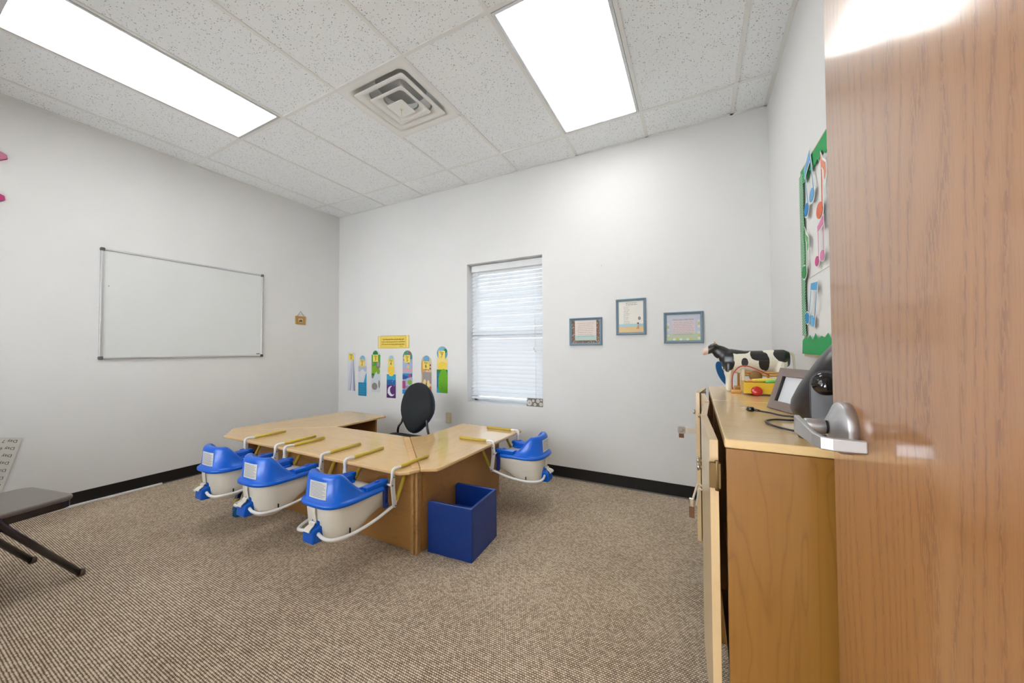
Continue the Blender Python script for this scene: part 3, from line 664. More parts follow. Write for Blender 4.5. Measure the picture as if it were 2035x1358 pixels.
def note(u, v, kind, c1, c2, s=1.0, tilt=0.0):
    """paper music note, u,v on the board"""
    M_ = TTx(.0235) @ Matrix.Translation((u, v, 0)) @ Matrix.Rotation(tilt, 4, 'Z') @ Matrix.Scale(s, 4)
    mb = MB(); w_ = m_white; a_, b_ = flat('n%d%d%d' % c1, c1), flat('n%d%d%d' % c2, c2)
    def lay(pts, z, m): mb.prism(pts, z, z + .0012, m, T=M_)
    def head(x, y, m):
        lay(arc(x, y, .044, 0, 2 * PI, 20, .037)[:-1], .001, w_); lay(arc(x, y, .037, 0, 2 * PI, 20, .030)[:-1], .003, m)
    def stem(x, y0_, y1_, m): lay([(x - .009, y0_), (x + .009, y0_), (x + .009, y1_), (x - .009, y1_)], .0015, w_); lay([(x - .003, y0_), (x + .003, y0_), (x + .003, y1_), (x - .003, y1_)], .003, m)
    if kind == 2:
        head(0, 0, a_); head(.10, .012, b_); stem(.034, 0, .17, b_); stem(.134, .012, .19, b_)
        lay([(.024, .155), (.145, .178), (.145, .235), (.024, .205)], .0028, w_); lay([(.030, .164), (.139, .185), (.139, .228), (.030, .198)], .0042, b_)
    else:
        head(0, 0, a_); stem(.034, 0, .19, a_)
        lay([(.026, .215), (.026, .15), (.06, .12), (.07, .07), (.095, .10), (.09, .15), (.05, .18)], .0028, w_); lay([(.032, .20), (.034, .158), (.066, .125), (.073, .088), (.088, .11), (.082, .145), (.045, .172)], .0042, b_)
    mb.build('paper_note', None, t)
cy_ = (y0 + y1) / 2
note(cy_ - 2.075, 1.830 - z0, 2, (28, 132, 200), (110, 172, 222), .95, .25)
note(cy_ - 1.880, 1.760 - z0, 1, (226, 112, 76), (238, 150, 120), 1.1)
note(cy_ - 2.135, 1.550 - z0, 1, (20, 146, 66), (110, 186, 120), 1.0)
note(cy_ - 1.935, 1.560 - z0, 2, (202, 60, 138), (226, 130, 180), .72)
note(cy_ - 2.105, 1.330 - z0, 2, (24, 140, 206), (90, 176, 226), .85, -.35)
note(cy_ - 1.60, 1.40 - z0, 2, (240, 180, 40), (246, 206, 110), .95)
note(cy_ - 1.35, 1.80 - z0, 1, (130, 70, 170), (170, 130, 200), .95)

# ------------------------------------------------------------------ entry door (open into the room)
DOORX, DOORY = .2315, .893; DW = .91; th = math.radians(1.6)
door = bpy.data.objects.new('door_1', None); COL.objects.link(door); struct(door)
# local frame: origin at the hinge, leaf runs along +y to the latch edge, face at x=0 looks -x
door.location = (DOORX + DW * math.sin(th), DOORY - DW * math.cos(th), 0); door.rotation_euler = (0, 0, th)
MB().box((0, 0, .012), (.044, DW, 2.10)).build('door_leaf', m_oak, door, bevel=.0015)
for z in (.25, 1.05, 1.85): MB().tube([(.05, -.006, z - .05), (.05, -.006, z + .05)], .007).box((.03, -.006, z - .05), (.05, -.001, z + .05)).build('door_hinge', m_steel, door)
hdl = MB()
TD = Matrix.Translation((0, DW - .073, 1.050)) @ rot_to((-1, 0, 0))
hdl.lathe([(.0445, 0), (.0445, .013), (.0435, .0150), (.030, .022), (.0165, .0295), (.0155, .030), (0, .030)], n=56, T=TD)
dh = hdl.build('door_handle', m_steel, door)
MB().lathe([(.0115, .028), (.0115, .036), (0, .036)], n=24, T=TD).build('handle_spindle', m_black_hole, dh)
MB().lathe([(.0135, .034), (.0135, .060), (.0115, .064), (0, .064)], n=32, T=TD).build('handle_neck', m_steel, dh)
hy_ = DW - .073
path = [(-.070, hy_ + .012), (-.071, hy_ - .01), (-.069, hy_ - .085), (-.063, hy_ - .100), (-.053, hy_ - .106), (-.014, hy_ - .108)]
rings = []
P2 = [Vector((x, y, 0)) for x, y in path]
for i, p in enumerate(P2):
    d = (P2[min(i + 1, len(P2) - 1)] - P2[max(i - 1, 0)]).normalized(); nrm = Vector((-d.y, d.x, 0))
    hh = [.0165, .0150, .0105, .0100, .0100, .0095][i]; tk = .0045
    zc = [0, 0, -.006, -.008, -.008, -.008][i]
    rings.append([p + nrm * a_ + Vector((0, 0, 1.050 + zc + b_)) for a_, b_ in ((-tk, -hh), (tk, -hh), (tk, hh), (-tk, hh))])
MB().loft(rings, smooth=False).build('lever', m_steel, dh, bevel=.0022, seg=3)

# ------------------------------------------------------------------ feeding table: three birch plywood sections
TZ = .500; TT_ = .021
def tabletop(name, poly, m, parent, r=.012):
    o = MB().prism(poly, TZ - TT_ - 0.0, TZ - 0.0).build(name, m, parent, bevel=.007, seg=3); return o
G = .0012
tf = thing('table_section', 'birch plywood front section of the U-shaped table with three baby seats', 'table', (-2.4, 1.7, 0), 0, 'joined sections of the U-shaped birch table')
def shift(poly, o): return [(x - o.location.x, y - o.location.y) for x, y in poly]
tabletop('tabletop', shift([(-3.420, 1.490), (-1.500, 1.490), (-1.455, 1.525), (-1.432, 1.592), (-2.030, 2.135), (-2.895, 2.125), (-3.575, 1.600), (-3.56, 1.590)], tf), m_birch, tf)
MB().box((-.73, -.105, .01), (.925, -.087, .478)).build('front_panel', m_panel, tf)
MB().box((-.73, -.087, .01), (-.712, .35, .478)).build('side_panel', m_panel, tf)
MB().box((.913, -.125, 0), (.931, -.105, .478)).box((.935, -.113, 0), (.951, -.093, .478)).build('corner_batten', m_ply, tf)
MB().box((-.70, .26, .01), (.45, .275, .478)).build('back_panel', m_panel, tf)
tr = thing('table_section', 'right-hand wing of the U-shaped birch table with one baby seat', 'table', (-1.65, 2.2, 0), 0, 'joined sections of the U-shaped birch table')
tabletop('tabletop', shift([(-1.432 + G, 1.592), (-1.345, 1.640), (-1.338, 1.68), (-1.338, 2.745), (-1.955, 2.745), (-1.955, 2.250), (-1.975, 2.19), (-2.030 + G, 2.135)], tr), m_birch_y, tr)
MB().box((.184, -.565, .004), (.202, .345, .478)).build('outer_panel', m_panel, tr)
MB().box((-.24, .327, .004), (.184, .345, .478)).build('end_panel', m_panel, tr)
MB().box((-.26, .02, .004), (-.242, .345, .478)).build('inner_panel', m_panel, tr)
MB().box((.176, -.600, 0), (.194, -.570, .478)).build('corner_batten', m_ply, tr)
rv = Vector((-2.03 + 1.432, 2.135 - 1.592)).normalized(); nv = Vector((rv.y, -rv.x))
mb = MB(); p0 = Vector((-1.446, 1.604)); p1 = Vector((-2.018, 2.124))
mb.prism([(p.x + 1.65, p.y - 2.2) for p in (p0 - nv * .002, p0 - nv * .045 + rv * .0, p1 - nv * .045, p1 - nv * .002)][::-1], TZ - .0005, TZ + .0015)
tl = thing('table_section', 'left-hand wing of the U-shaped birch table against the whiteboard wall', 'table', (-3.3, 2.2, 0), 0, 'joined sections of the U-shaped birch table')
tabletop('tabletop', shift([(-3.575 - G, 1.602), (-2.895 - G, 2.127), (-2.895, 2.700), (-3.45, 2.722), (-3.505, 2.695), (-3.66, 1.70), (-3.655, 1.655)], tl), m_birch_y, tl)
MB().box((-.26, -.47, .004), (-.242, .43, .478)).build('outer_panel', m_panel, tl)
MB().box((-.242, .412, .004), (.35, .43, .478)).build('end_panel', m_panel, tl)
MB().box((-.10, -.05, .004), (-.085, .412, .478)).build('inner_panel', flat('shaded_birch_panel', (150, 104, 60)), tl)  # darker copy of the panel wood; shade under the wing put into the colour
o = mb.build('joint_strip', m_patch, tr)

# ------------------------------------------------------------------ hook-on baby seats
def seatpath(off, n=26, w=.150, y_in=.006, y_mid=.165, depth=.175, e=3.1):
    """U path (u, v) at distance off inside (+) the nominal outline, with arc parameter"""
    pts = []
    w2, d2 = w - off, depth - off
    for k in range(5): pts.append((-w2, y_in + (y_mid - y_in) * k / 5))
    for k in range(n + 1):
        a = PI - PI * k / n; c, s_ = math.cos(a), math.sin(a)
        pts.append((w2 * math.copysign(abs(c) ** (2 / e), c), y_mid + d2 * abs(s_) ** (2 / e)))
    for k in range(5): pts.append((w2, y_mid - (y_mid - y_in) * (k + 1) / 5))
    return pts
def sstep(x): x = max(0, min(1, x)); return x * x * (3 - 2 * x)
def make_seat(label):
    t = thing('booster_seat', label, 'baby seat', (0, 0, TZ), 0, 'blue and white hook-on baby seats on the table edge')
    def V(u, v, z): return (u, -v, z - TZ)          # v outward from the table edge, z height above floor
    # tub
    rings = []
    for sc_, zb_, off in ((1, .402, 0.004), (.995, .36, .005), (.985, .29, .008), (.975, .255, .010), (.96, None, .014), (.86, None, .04)):
        r = []
        for u, v in seatpath(off):
            bot = .292 - .085 * sstep((v - .03) / .24)
            z = zb_ if zb_ is not None else (bot + .008 if sc_ == .96 else bot)
            if zb_ is not None: z = max(zb_, bot + .014 + (.402 - zb_) * -.0)
            r.append(V(u * (sc_ if sc_ > .5 else 1), .035 + (v - .035) * (1 - (1 - sc_) * .9), z))
        rings.append(r)
    MB().loft(rings, m_cream, closed=True, caps=True).build('tub', None, t)
    # thin white rim line under the blue body
    rr = []
    for o1, z in ((-.003, .396), (-.003, .403), (.008, .403), (.008, .396)): rr.append([V(u, v, z) for u, v in seatpath(o1)])
    MB().loft(rr, closed=False, caps=False, loop=True).build('tub_rim', m_whitemetal, t)
    # blue upper body: section swept along the U, tall at the outer end
    n_ = len(seatpath(0)); secs = []
    for i in range(n_):
        base = seatpath(0)[i]; v = base[1]; q = min(1, max(0, (v - .120) / .180)); q = (q ** 1.35) * (.35 + .65 * sstep(q) / max(q, 1e-6)) if 0 < q < 1 else q; q = min(1, q)
        armz = .438 if v < .10 else .438 - .010 * sstep((v - .10) / .04)
        h = armz * (1 - q) + .552 * q
        lean = .010 * q
        def P_(off, z): 
            u_, v_ = seatpath(off)[i]; return V(u_, v_ - lean * (z - .4) / .15, z)
        iw = .036 + .004 * q
        secs.append([P_(-.012, .396), P_(-.018, .400), P_(-.018, .412), P_(-.010, .420), P_(-.001, .424), P_(.002, max(.430, h - .020)), P_(.007, h - .006), P_(.014, h),
                     P_(iw - .008, h), P_(iw, h - .006), P_(iw + .003, h - .03), P_(iw + .010, h - .034), P_(iw + .012, h - .062 if q < .3 else h - .10), P_(iw + .018, .365), P_(iw + .022, .315), P_(.046, .316), P_(.030, .380), P_(.012, .399)])
    body = MB().loft(secs, m_blue, closed=True, caps=True).build('upper_body', None, t)
    MB().prism([(u, -v) for u, v in seatpath(.05)], .306 - TZ, .316 - TZ).build('seat_pan', m_blue, t)
    for s_ in (-1, 1):      # flat arm blocks with raised cover and stepped inner side
        MB().prism(rrect(s_ * .134 - .024, -.150, s_ * .134 + .022, .004, .006), .425 - TZ, .448 - TZ).build('armrest', m_blue, t, bevel=.004)
        ii = MB()
        for k, zz in enumerate((.444, .414, .382)):
            a_, b_ = s_ * .116, s_ * (.098 - .016 * k); ii.box((min(a_, b_), -.158, .318 - TZ), (max(a_, b_), -.030, zz - TZ))
        ii.build('inner_step', m_blue, t, bevel=.004)
        MB().box((s_ * .134 - .008, -.075, .452 - TZ), (s_ * .134 + .008, -.050, .457 - TZ)).build('latch_tab', m_blue, t, bevel=.0015)
        MB().prism(rrect(-.10, -.018, -.06, .010, .004), -.008 if s_ > 0 else -.004, .004 if s_ > 0 else .008, T=Matrix.Translation((s_ * .158, 0, .412 - TZ)) @ Matrix.Rotation(PI / 2, 4, 'Z') @ Matrix.Rotation(PI / 2, 4, 'X')).build('side_clip', m_blue, t, bevel=.002)
        MB().box((s_ * .166 - .010, -.040, .300 - TZ), (s_ * .166 + .010, -.018, .425 - TZ)).lathe([(0, -.014), (.011, -.012), (.015, 0), (.011, .012), (0, .014)], n=14, T=Matrix.Translation((s_ * .170, -.026, .315 - TZ))).build('release_lever', m_navy, t, bevel=.003)
        MB().box((s_ * .1455 - .004, -.245, .248 - TZ), (s_ * .1455 + .004, -.241, .278 - TZ)).box((s_ * .1455 - .004, -.250, .242 - TZ), (s_ * .1455 + .004, -.236, .249 - TZ)).build('vent_slot', m_dark, t)
        MB().prism(arc(s_ * .128, -.235, .028, 0, 2 * PI, 14)[:-1], .236 - TZ, .243 - TZ).build('tub_boss', m_cream, t, bevel=.002)
        # frame tube
        up_ = spline([V(s_ * .198, -.055, .512), V(s_ * .200, -.020, .515), V(s_ * .201, .004, .512), V(s_ * .201, .012, .495), V(s_ * .198, .012, .46), V(s_ * .192, .012, .425)], 6)
        MB().tube(up_, .0085).build('upper_tube', m_whitemetal, t)
        MB().tube([V(s_ * .198, -.052, .5125), V(s_ * .200, -.285, .5125)], .0105, caps=True).lathe([(.0105, 0), (.009, .005), (.004, .008), (0, .0085)], n=12, T=Matrix.Translation(V(s_ * .200, -.285, .5125)) @ rot_to((0, 1, 0))).build('upper_grip', m_yellow, t)
        # bracket plate
        pl = [(-.004, .500), (.016, .500), (.024, .44), (.022, .41), (.008, .30), (-.014, .292), (-.020, .305), (-.008, .40), (-.008, .46)]
        MB().prism([(-a_, b_ - TZ) for a_, b_ in pl], -.003, .003, T=Matrix.Translation((s_ * .200, 0, 0)) @ Matrix.Rotation(PI / 2, 4, 'Z') @ Matrix.Rotation(PI / 2, 4, 'X')).build('bracket_plate', m_whitemetal, t, bevel=.001)
        for a_, b_ in ((.006, .468), (.016, .425), (-.008, .305)): MB().tube([V(s_ * .195, a_, b_), V(s_ * .2085, a_, b_)], .0042, n=8).build('rivet', m_grey, t)
        MB().tube([V(s_ * .200, .016, .425), V(s_ * .168, .016, .425)], .006).build('cross_pin', m_whitemetal, t)
        low = spline([V(s_ * .192, -.030, .328), V(s_ * .192, -.008, .305), V(s_ * .190, .02, .296), V(s_ * .184, .10, .274), V(s_ * .180, .19, .262), V(s_ * .168, .270, .256), V(s_ * .135, .335, .256), V(s_ * .090, .352, .262), V(s_ * .036, .345, .270)], 8)
        MB().tube(low, .0088, n=12).build('lower_tube', m_whitemetal, t)
        MB().tube([V(s_ * .192, -.028, .325), V(s_ * .190, -.108, .466)], .0108).build('lower_grip', m_yellow, t)
    blk = MB().prism([(.300, .222), (.376, .226), (.372, .292), (.312, .306), (.300, .29)], -.042, .042, T=Matrix(((0, 0, 1, 0), (-1, 0, 0, 0), (0, 1, 0, -TZ), (0, 0, 0, 1))))
    blk.build('base_block', m_blue, t, bevel=.007, seg=3)
    # strap and buckle at the rear
    MB().loft([[V(-.012 + .024 * a_, v_, z_) for a_ in (0, 1)] + [V(-.012 + .024 * a_, v_ - .002, z_) for a_ in (1, 0)] for v_, z_ in ((.343, .398), (.345, .37), (.340, .335), (.334, .305))], smooth=False).build('crotch_strap', m_strap, t)
    MB().prism(rrect(-.028, -.014, .028, .012, .006), -.006, .010, T=Matrix.Translation(V(0, .325, .312)) @ Matrix.Rotation(PI / 2, 4, 'X')).build('strap_guide', m_blue, t, bevel=.003)
    MB().loft([[V(a_, v_, z_) for a_ in (-w_, w_)] + [V(a_, v_ - .004, z_ - .002) for a_ in (w_, -w_)] for v_, z_, w_ in ((.346, .325, .020), (.354, .320, .022), (.358, .308, .019), (.368, .304, .021), (.380, .296, .023), (.384, .286, .023))], smooth=False).build('buckle', m_cream, t, bevel=.0015)
    # paper label wrapped on the rear of the back rest
    Lr = []; sp_ = seatpath(-.0012, n=60); mid = len(sp_) // 2
    rows = []
    for z_ in (.437, .523):
        rows.append([])
        for (u, v) in sp_:
            if -.047 <= u <= .084 and v > .25: rows[-1].append(V(u, v - .010 * (z_ - .4) / .15, z_))
    lm = MB(); lm.loft(rows, m_label, closed=False, caps=False, smooth=True)
    lm.build('label', None, t)
    pm = MB(); sp2 = seatpath(-.0017, n=60)
    for k in range(11):
        z_ = .447 + .0065 * k; seg_ = [V(u, v - .010 * (z_ - .4) / .15, z_) for u, v in sp2 if -.038 <= u <= .068 + .01 * math.sin(k * 2.3) and v > .25]
        seg2 = [(a_, b_, c_ + .0020) for a_, b_, c_ in seg_]
        pm.loft([seg_, seg2], m_print, closed=False, caps=False)
    pm.build('label_print', None, t)
    return t
seat = make_seat('blue and white baby seat nearest the corner joint, frontmost on the table')
seat.location = (-1.735, 1.490, TZ)
for x, y, rz, lb in ((-2.365, 1.490, 0, 'blue and white baby seat in the middle of the front table edge'), (-2.875, 1.490, 0, 'blue and white baby seat at the far left of the front table edge'), (-1.338, 2.455, PI / 2, 'blue and white baby seat hooked alone on the right wing of the table')):
    c = copy_tree(seat); c.location = (x, y, TZ); c.rotation_euler = (0, 0, rz); c['label'] = lb

# ------------------------------------------------------------------ blue cube chairs
def cube_chair(loc, rz, label):
    t = thing('cube_chair', label, 'child chair', loc, rz, 'blue wooden cube chairs')
    w_, d_, h_, k = .150, .300, .300, .016
    side = [(-d_ / 2, 0), (d_ / 2, 0), (d_ / 2, h_)] + [(-d_ / 2 + .022, h_)] + arc(-d_ / 2 + .022, h_ - .022, .022, PI / 2, PI, 5)[1:]
    TS = Matrix(((1, 0, 0, 0), (0, 0, 1, 0), (0, 1, 0, 0), (0, 0, 0, 1)))
    for s_ in (-1, 1):
        MB().prism(side, s_ * w_ - (k / 2), s_ * w_ + (k / 2), T=TS).build('side_panel', m_bluepaint, t, bevel=.003)
    MB().box((d_ / 2 - k, -w_ + k / 2, 0), (d_ / 2, w_ - k / 2, h_)).build('back_panel', m_bluepaint, t, bevel=.002)
    MB().box((-d_ / 2 + .012, -w_ + k / 2, .150), (d_ / 2 - k, w_ - k / 2, .166)).build('seat', m_bluepaint, t, bevel=.002)
    sc_ = MB()
    for s_ in (-1, 1):
        for x, z in ((-.02, .16), (-.01, .16), (.13, .24), (.13, .06)): sc_.tube([(x, s_ * (w_ + k / 2), z), (x, s_ * (w_ + k / 2 + .0008), z)], .002, n=6)
    for y, z in ((-.10, .19), (0, .22), (.10, .25)): sc_.tube([(d_ / 2, y, z), (d_ / 2 + .0008, y, z)], .002, n=6)
    sc_.build('screw_head', m_brass, t); return t
cube_chair((-1.283, 1.812, 0), math.radians(4), 'blue painted wooden cube chair standing against the right table panel')
cube_chair((-3.335, 1.800, 0), math.radians(180), 'blue wooden cube chair in shade under the left end of table')
# child's folding frame glimpsed under the table: navy bars with yellow and teal
t = thing('floor_toy', 'navy, yellow and teal toy bar glimpsed on carpet below the seats', 'toy', (-3.0, 1.40, 0))
MB().tube([(-.085, .055, .135), (-.035, .01, .085)], .019, n=4).build('navy_bar', m_navy, t)
MB().tube([(-.035, .01, .085), (-.005, -.006, .062)], .022, n=4).build('yellow_band', m_yellow, t)
MB().lathe([(0, -.05), (.030, -.045), (.036, -.02), (.024, 0), (.034, .02), (.030, .04), (0, .045)], n=7, T=Matrix.Translation((.045, -.02, .036)) @ rot_to((.8, -.4, -.3))).build('teal_end', flat('teal_plastic', (10, 100, 150)), t)
MB().tube([(-.12, .11, .10), (-.03, .10, .02)], .020, n=4).build('cross_bar', m_navy, t)

# ------------------------------------------------------------------ black stacking chair inside the U
t = thing('stacking_chair', 'black adult chair with padded oval back standing behind the table', 'chair', (-2.385, 2.50, 0))
def egg(s_, n=40):
    out = []
    for k in range(n):
        a = 2 * PI * k / n; x = math.sin(a); z = math.cos(a)
        w_ = .195 if z > -.1 else .195 * (1 - .30 * ((-z - .1) / .9) ** 1.2)
        zz = .235 * z
        out.append((x * w_ * s_, zz * s_))
    return out
def backT(): return Matrix.Translation((0, .10, .635)) @ Matrix.Rotation(math.radians(-9), 4, 'X')
rings = []
for s_, y in ((.55, .034), (.90, .032), (.985, .022), (1.0, .008), (.985, -.008), (.88, -.020), (.5, -.026)):
    rings.append([(x, y - .06 * (1 - (x / .2) ** 2) * .35, z) for x, z in egg(s_)])
MB().loft(rings, T=backT()).build('backrest', m_blackfab, t)
MB().loft([[(x, d_ - .021 * (1 - (x / .2) ** 2), z) for x, z in egg(q_)] for d_, q_ in ((.012, 1.0), (.016, 1.02), (.034, 1.015), (.036, .97))], caps=False, T=backT()).build('back_shell', flat('dark_blue_shell', (32, 44, 74)), t)
MB().prism(rrect(-.21, -.40, .21, .03, .07, 6), .370, .402).build('seat', m_blackfab, t, bevel=.015, seg=3)
for s_ in (-1, 1):
    MB().tube(spline([(s_ * .140, .080, .60), (s_ * .155, .07, .50), (s_ * .19, .05, .42), (s_ * .222, .10, .20), (s_ * .235, .16, .0)], 6), .011).build('leg', m_blacktube, t)
    MB().tube([(s_ * .19, .04, .38), (s_ * .205, -.33, .36), (s_ * .225, -.40, .0)], .011).build('leg', m_blacktube, t)

# ------------------------------------------------------------------ brown folding chair at the left edge
t = thing('folding_chair', 'dark brown metal folding chair cut off by the left edge', 'chair', (-3.125, .580, 0), math.radians(12))
# local: front edge at y=0, chair faces +y
pl = rrect(-.215, -.40, .215, -.005, .055, 6)
MB().prism(pl, .412, .436).build('seat', m_tan, t, bevel=.010, seg=3)
MB().prism(rrect(-.205, -.395, .205, -.012, .05, 6), .378, .412).build('seat_pan', m_darktube, t)
for s_ in (-1, 1):
    leg = MB().tube([(s_ * .213, .01, .012), (s_ * .213, -.235, .36), (s_ * .205, -.37, .60), (s_ * .20, -.46, .80)], .0150, n=12).build('front_leg', m_darktube, t)
    MB().lathe([(.014, 0), (.0165, .002), (.0165, .022), (.0135, .030)], n=14, T=Matrix.Translation((s_ * .213, .012, 0))).build('leg_cap', m_foot, leg)
    leg = MB().tube([(s_ * .185, -.50, .012), (s_ * .185, -.22, .40)], .0135, n=12).build('rear_leg', m_darktube, t)
    MB().lathe([(.014, 0), (.0165, .002), (.0165, .022), (.0135, .030)], n=14, T=Matrix.Translation((s_ * .185, -.502, 0))).build('leg_cap', m_foot, leg)
MB().loft([[(x, -.435 - .02 * (1 - (x / .2) ** 2), z) for x in [-.2 + .4 * k / 8 for k in range(9)]] + [(x, -.448 - .02 * (1 - (x / .2) ** 2), z) for x in [.2 - .4 * k / 8 for k in range(9)]] for z in (.66, .68, .78, .80)]).build('backrest', m_tan, t)

# ------------------------------------------------------------------ cabinets along the right wall
CH, CX0, CX1 = .975, .056, .484
def slab(a, b, z0, z1, th_, side):     # door leaf from point a to point b, thickness on one side
    a, b = Vector(a), Vector(b); d = (b - a).normalized(); n_ = Vector((-d.y, d.x)) * side * th_
    return [(a.x, a.y), (b.x, b.y), ((b + n_).x, (b + n_).y), ((a + n_).x, (a + n_).y)]
def cabinet(y0, y1, label, l1, l2, shelves=True):
    cx, cy = (CX0 + CX1) / 2, (y0 + y1) / 2; hx, hy = (CX1 - CX0) / 2, (y1 - y0) / 2
    t = thing('storage_cabinet', label, 'cabinet', (cx, cy, 0), 0, 'maple storage cabinets along the right wall')
    k = .019
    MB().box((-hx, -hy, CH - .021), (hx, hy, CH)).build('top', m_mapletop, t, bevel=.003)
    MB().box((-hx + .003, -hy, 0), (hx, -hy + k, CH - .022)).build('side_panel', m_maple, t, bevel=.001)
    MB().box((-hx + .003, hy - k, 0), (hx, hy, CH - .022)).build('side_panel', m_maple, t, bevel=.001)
    MB().box((hx - .01, -hy + k, .06), (hx, hy - k, CH - .022)).build('back_panel', m_inner, t)
    MB().box((-hx + .02, -hy + k, .196), (hx - .01, hy - k, .216)).build('bottom_panel', m_maple, t)
    MB().box((-hx + .05, -hy + k, 0), (-hx + .065, hy - k, .196)).build('toe_kick', m_dark, t)
    for z in (.48, .72): MB().box((-hx + .03, -hy + k, z), (hx - .01, hy - k, z + .018)).build('shelf', m_maple, t)
    for (a, b, side, knobs) in (l1, l2):
        a2 = (a[0] - cx, a[1] - cy); b2 = (b[0] - cx, b[1] - cy)
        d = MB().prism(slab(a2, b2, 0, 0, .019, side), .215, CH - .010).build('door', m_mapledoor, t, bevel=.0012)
        da = (Vector(b2) - Vector(a2)).normalized(); n_ = Vector((-da.y, da.x)) * -side    # outward face normal
        if n_.x > 0: n_ = -n_
        for z in knobs:
            p = Vector(b2) - da * .035
            if side * 1: pass
            TK = Matrix.Translation((p.x, p.y, z)) @ rot_to((n_.x, n_.y, 0))
            off = .0
            MB().lathe([(.005, off), (.0042, .012), (.004, .022), (.009, .026), (.0125, .030), (.011, .034), (0, .035)], n=18, T=TK).build('knob', m_nickel, d)
        for z in (.32, CH - .092):
            hm = MB(); s2 = 1 if a2[1] < b2[1] else -1
            hm.box((a2[0] - .021, a2[1] - s2 * .012 - .006, z - .030), (a2[0] + .004, a2[1] - s2 * .012 + .006, z + .030))
            hm.tube([(a2[0] - .004, a2[1] - s2 * .014, z - .036), (a2[0] - .004, a2[1] - s2 * .014, z + .036)], .005, n=10)
            hm.build('hinge', m_brass, d, bevel=.001)
    return t, cx, cy
# side=+1 puts thickness to the left of a->b
cabinet(.985, 1.700, 'maple cabinet unit nearest the door with both doors ajar',
        ((.044, 1.008), (.029, 1.366), 1, (.80,)), ((.044, 1.690), (.029, 1.372), -1, (.80,)))
cabinet(1.704, 2.330, 'maple cabinet unit nearest the back wall with one door swung wide',
        ((.046, 1.722), (.036, 2.02), 1, (.86,)), ((.046, 2.315), (.011, 2.045), -1, (.86,)))
# child safety latches stuck on the doors
def latch(loc, rz, label):
    t = thing('safety_latch', label, 'child lock', loc, rz, 'clear plastic child safety latches')
    MB().prism(rrect(-.062, -.014, .0, .014, .005), -.002, .002, T=Matrix.Rotation(PI / 2, 4, 'X')).build('strap', flat('clear_strap', (206, 196, 178), .3), t, bevel=.001)
    MB().prism(rrect(-.085, -.018, -.050, .018, .008), -.005, .005, T=Matrix.Rotation(PI / 2, 4, 'X')).lathe([(.010, .005), (.010, .008), (.004, .009), (0, .009)], n=16, T=Matrix.Translation((-.067, 0, 0)) @ rot_to((0, -1, 0))).build('catch', flat('smoked_clear', (168, 160, 150), .25), t, bevel=.001)
    MB().box((-.080, -.004, -.040), (-.056, .004, -.018)).build('foam_pad', m_brown, t, bevel=.001)
    return t
latch((-.008, 2.06, .765), 0, 'clear child latch with brown pad sticking out left of far door')
t = thing('safety_latch', 'bent clear child latch hanging from the nearest cabinet door', 'child lock', (.014, 1.395, .70), 0, 'clear plastic child safety latches')
MB().tube(spline([(.0, 0, .012), (-.016, .002, .020), (-.026, 0, -.010), (-.034, 0, -.040)], 5), .0035, n=6).tube(spline([(.0, 0, .0), (-.012, .002, .004), (-.018, 0, -.03), (-.022, 0, -.055)], 5), .0035, n=6).build('strap', flat('clear_strap', (206, 196, 178), .3), t)
MB().box((-.044, -.005, -.062), (-.028, .005, -.030)).build('catch', m_nickel, t, bevel=.003)
MB().box((-.045, -.005, -.098), (-.028, .005, -.062)).build('foam_pad', m_brown, t, bevel=.001)

# ------------------------------------------------------------------ things on the cabinets
# toy cow
m_cow = mat('painted_cow', (236, 230, 212), .35, coat=.2); T_ = NT(m_cow); v_ = T_.coord(); sx = T_.n('ShaderNodeSeparateXYZ'); T_.l(v_, sx.inputs[0])
nz_ = T_.math('MULTIPLY', T_.math('SUBTRACT', T_.noise(v_, 38, 3), .5), .9)
acc = None
for cx, cz, rx, rz in ((-.150, .190, .062, .048), (-.098, .150, .030, .065), (-.085, .118, .020, .028), (-.045, .172, .05, .012), (-.022, .125, .014, .018), (.030, .160, .028, .030), (.055, .130, .022, .036), (.064, .112, .012, .022), (.135, .160, .040, .034), (.165, .13, .016, .06)):
    dx = T_.math('DIVIDE', T_.math('SUBTRACT', sx.outputs[0], cx), rx); dz = T_.math('DIVIDE', T_.math('SUBTRACT', sx.outputs[2], cz), rz)
    d_ = T_.math('ADD', T_.math('MULTIPLY', dx, dx), T_.math('MULTIPLY', dz, dz)); acc = d_ if acc is None else T_.math('MINIMUM', acc, d_)
blk = T_.math('LESS_THAN', T_.math('ADD', acc, nz_), 1.0)
c_ = T_.mix(blk, (238, 232, 214), (38, 38, 40)); muz = T_.math('LESS_THAN', sx.outputs[0], -.178)
T_.color(T_.mix(muz, c_, (236, 206, 190)))
cow = thing('toy_cow', 'black and white toy cow standing on the far cabinet', 'toy cow', (.232, 2.120, CH))
cow.scale = (1, 1.1, 1.17)
def ell(x, y, z, ry, rz, n=16, tilt=0): return [(x + tilt * rz * math.sin(2 * PI * k / n), y + ry * math.cos(2 * PI * k / n), z + rz * math.sin(2 * PI * k / n)) for k in range(n)]
mb = MB()
mb.loft([ell(-.118, 0, .132, .016, .034), ell(-.108, 0, .130, .030, .048), ell(-.075, 0, .130, .040, .052), ell(-.02, 0, .124, .043, .050), ell(.05, 0, .124, .044, .050), ell(.10, 0, .132, .042, .046), ell(.14, 0, .138, .036, .040), ell(.163, 0, .140, .020, .028)])
mb.loft([ell(-.085, 0, .142, .028, .040), ell(-.115, 0, .158, .022, .034, tilt=.3), ell(-.145, 0, .176, .017, .024, tilt=.4), ell(-.158, 0, .184, .016, .020)])
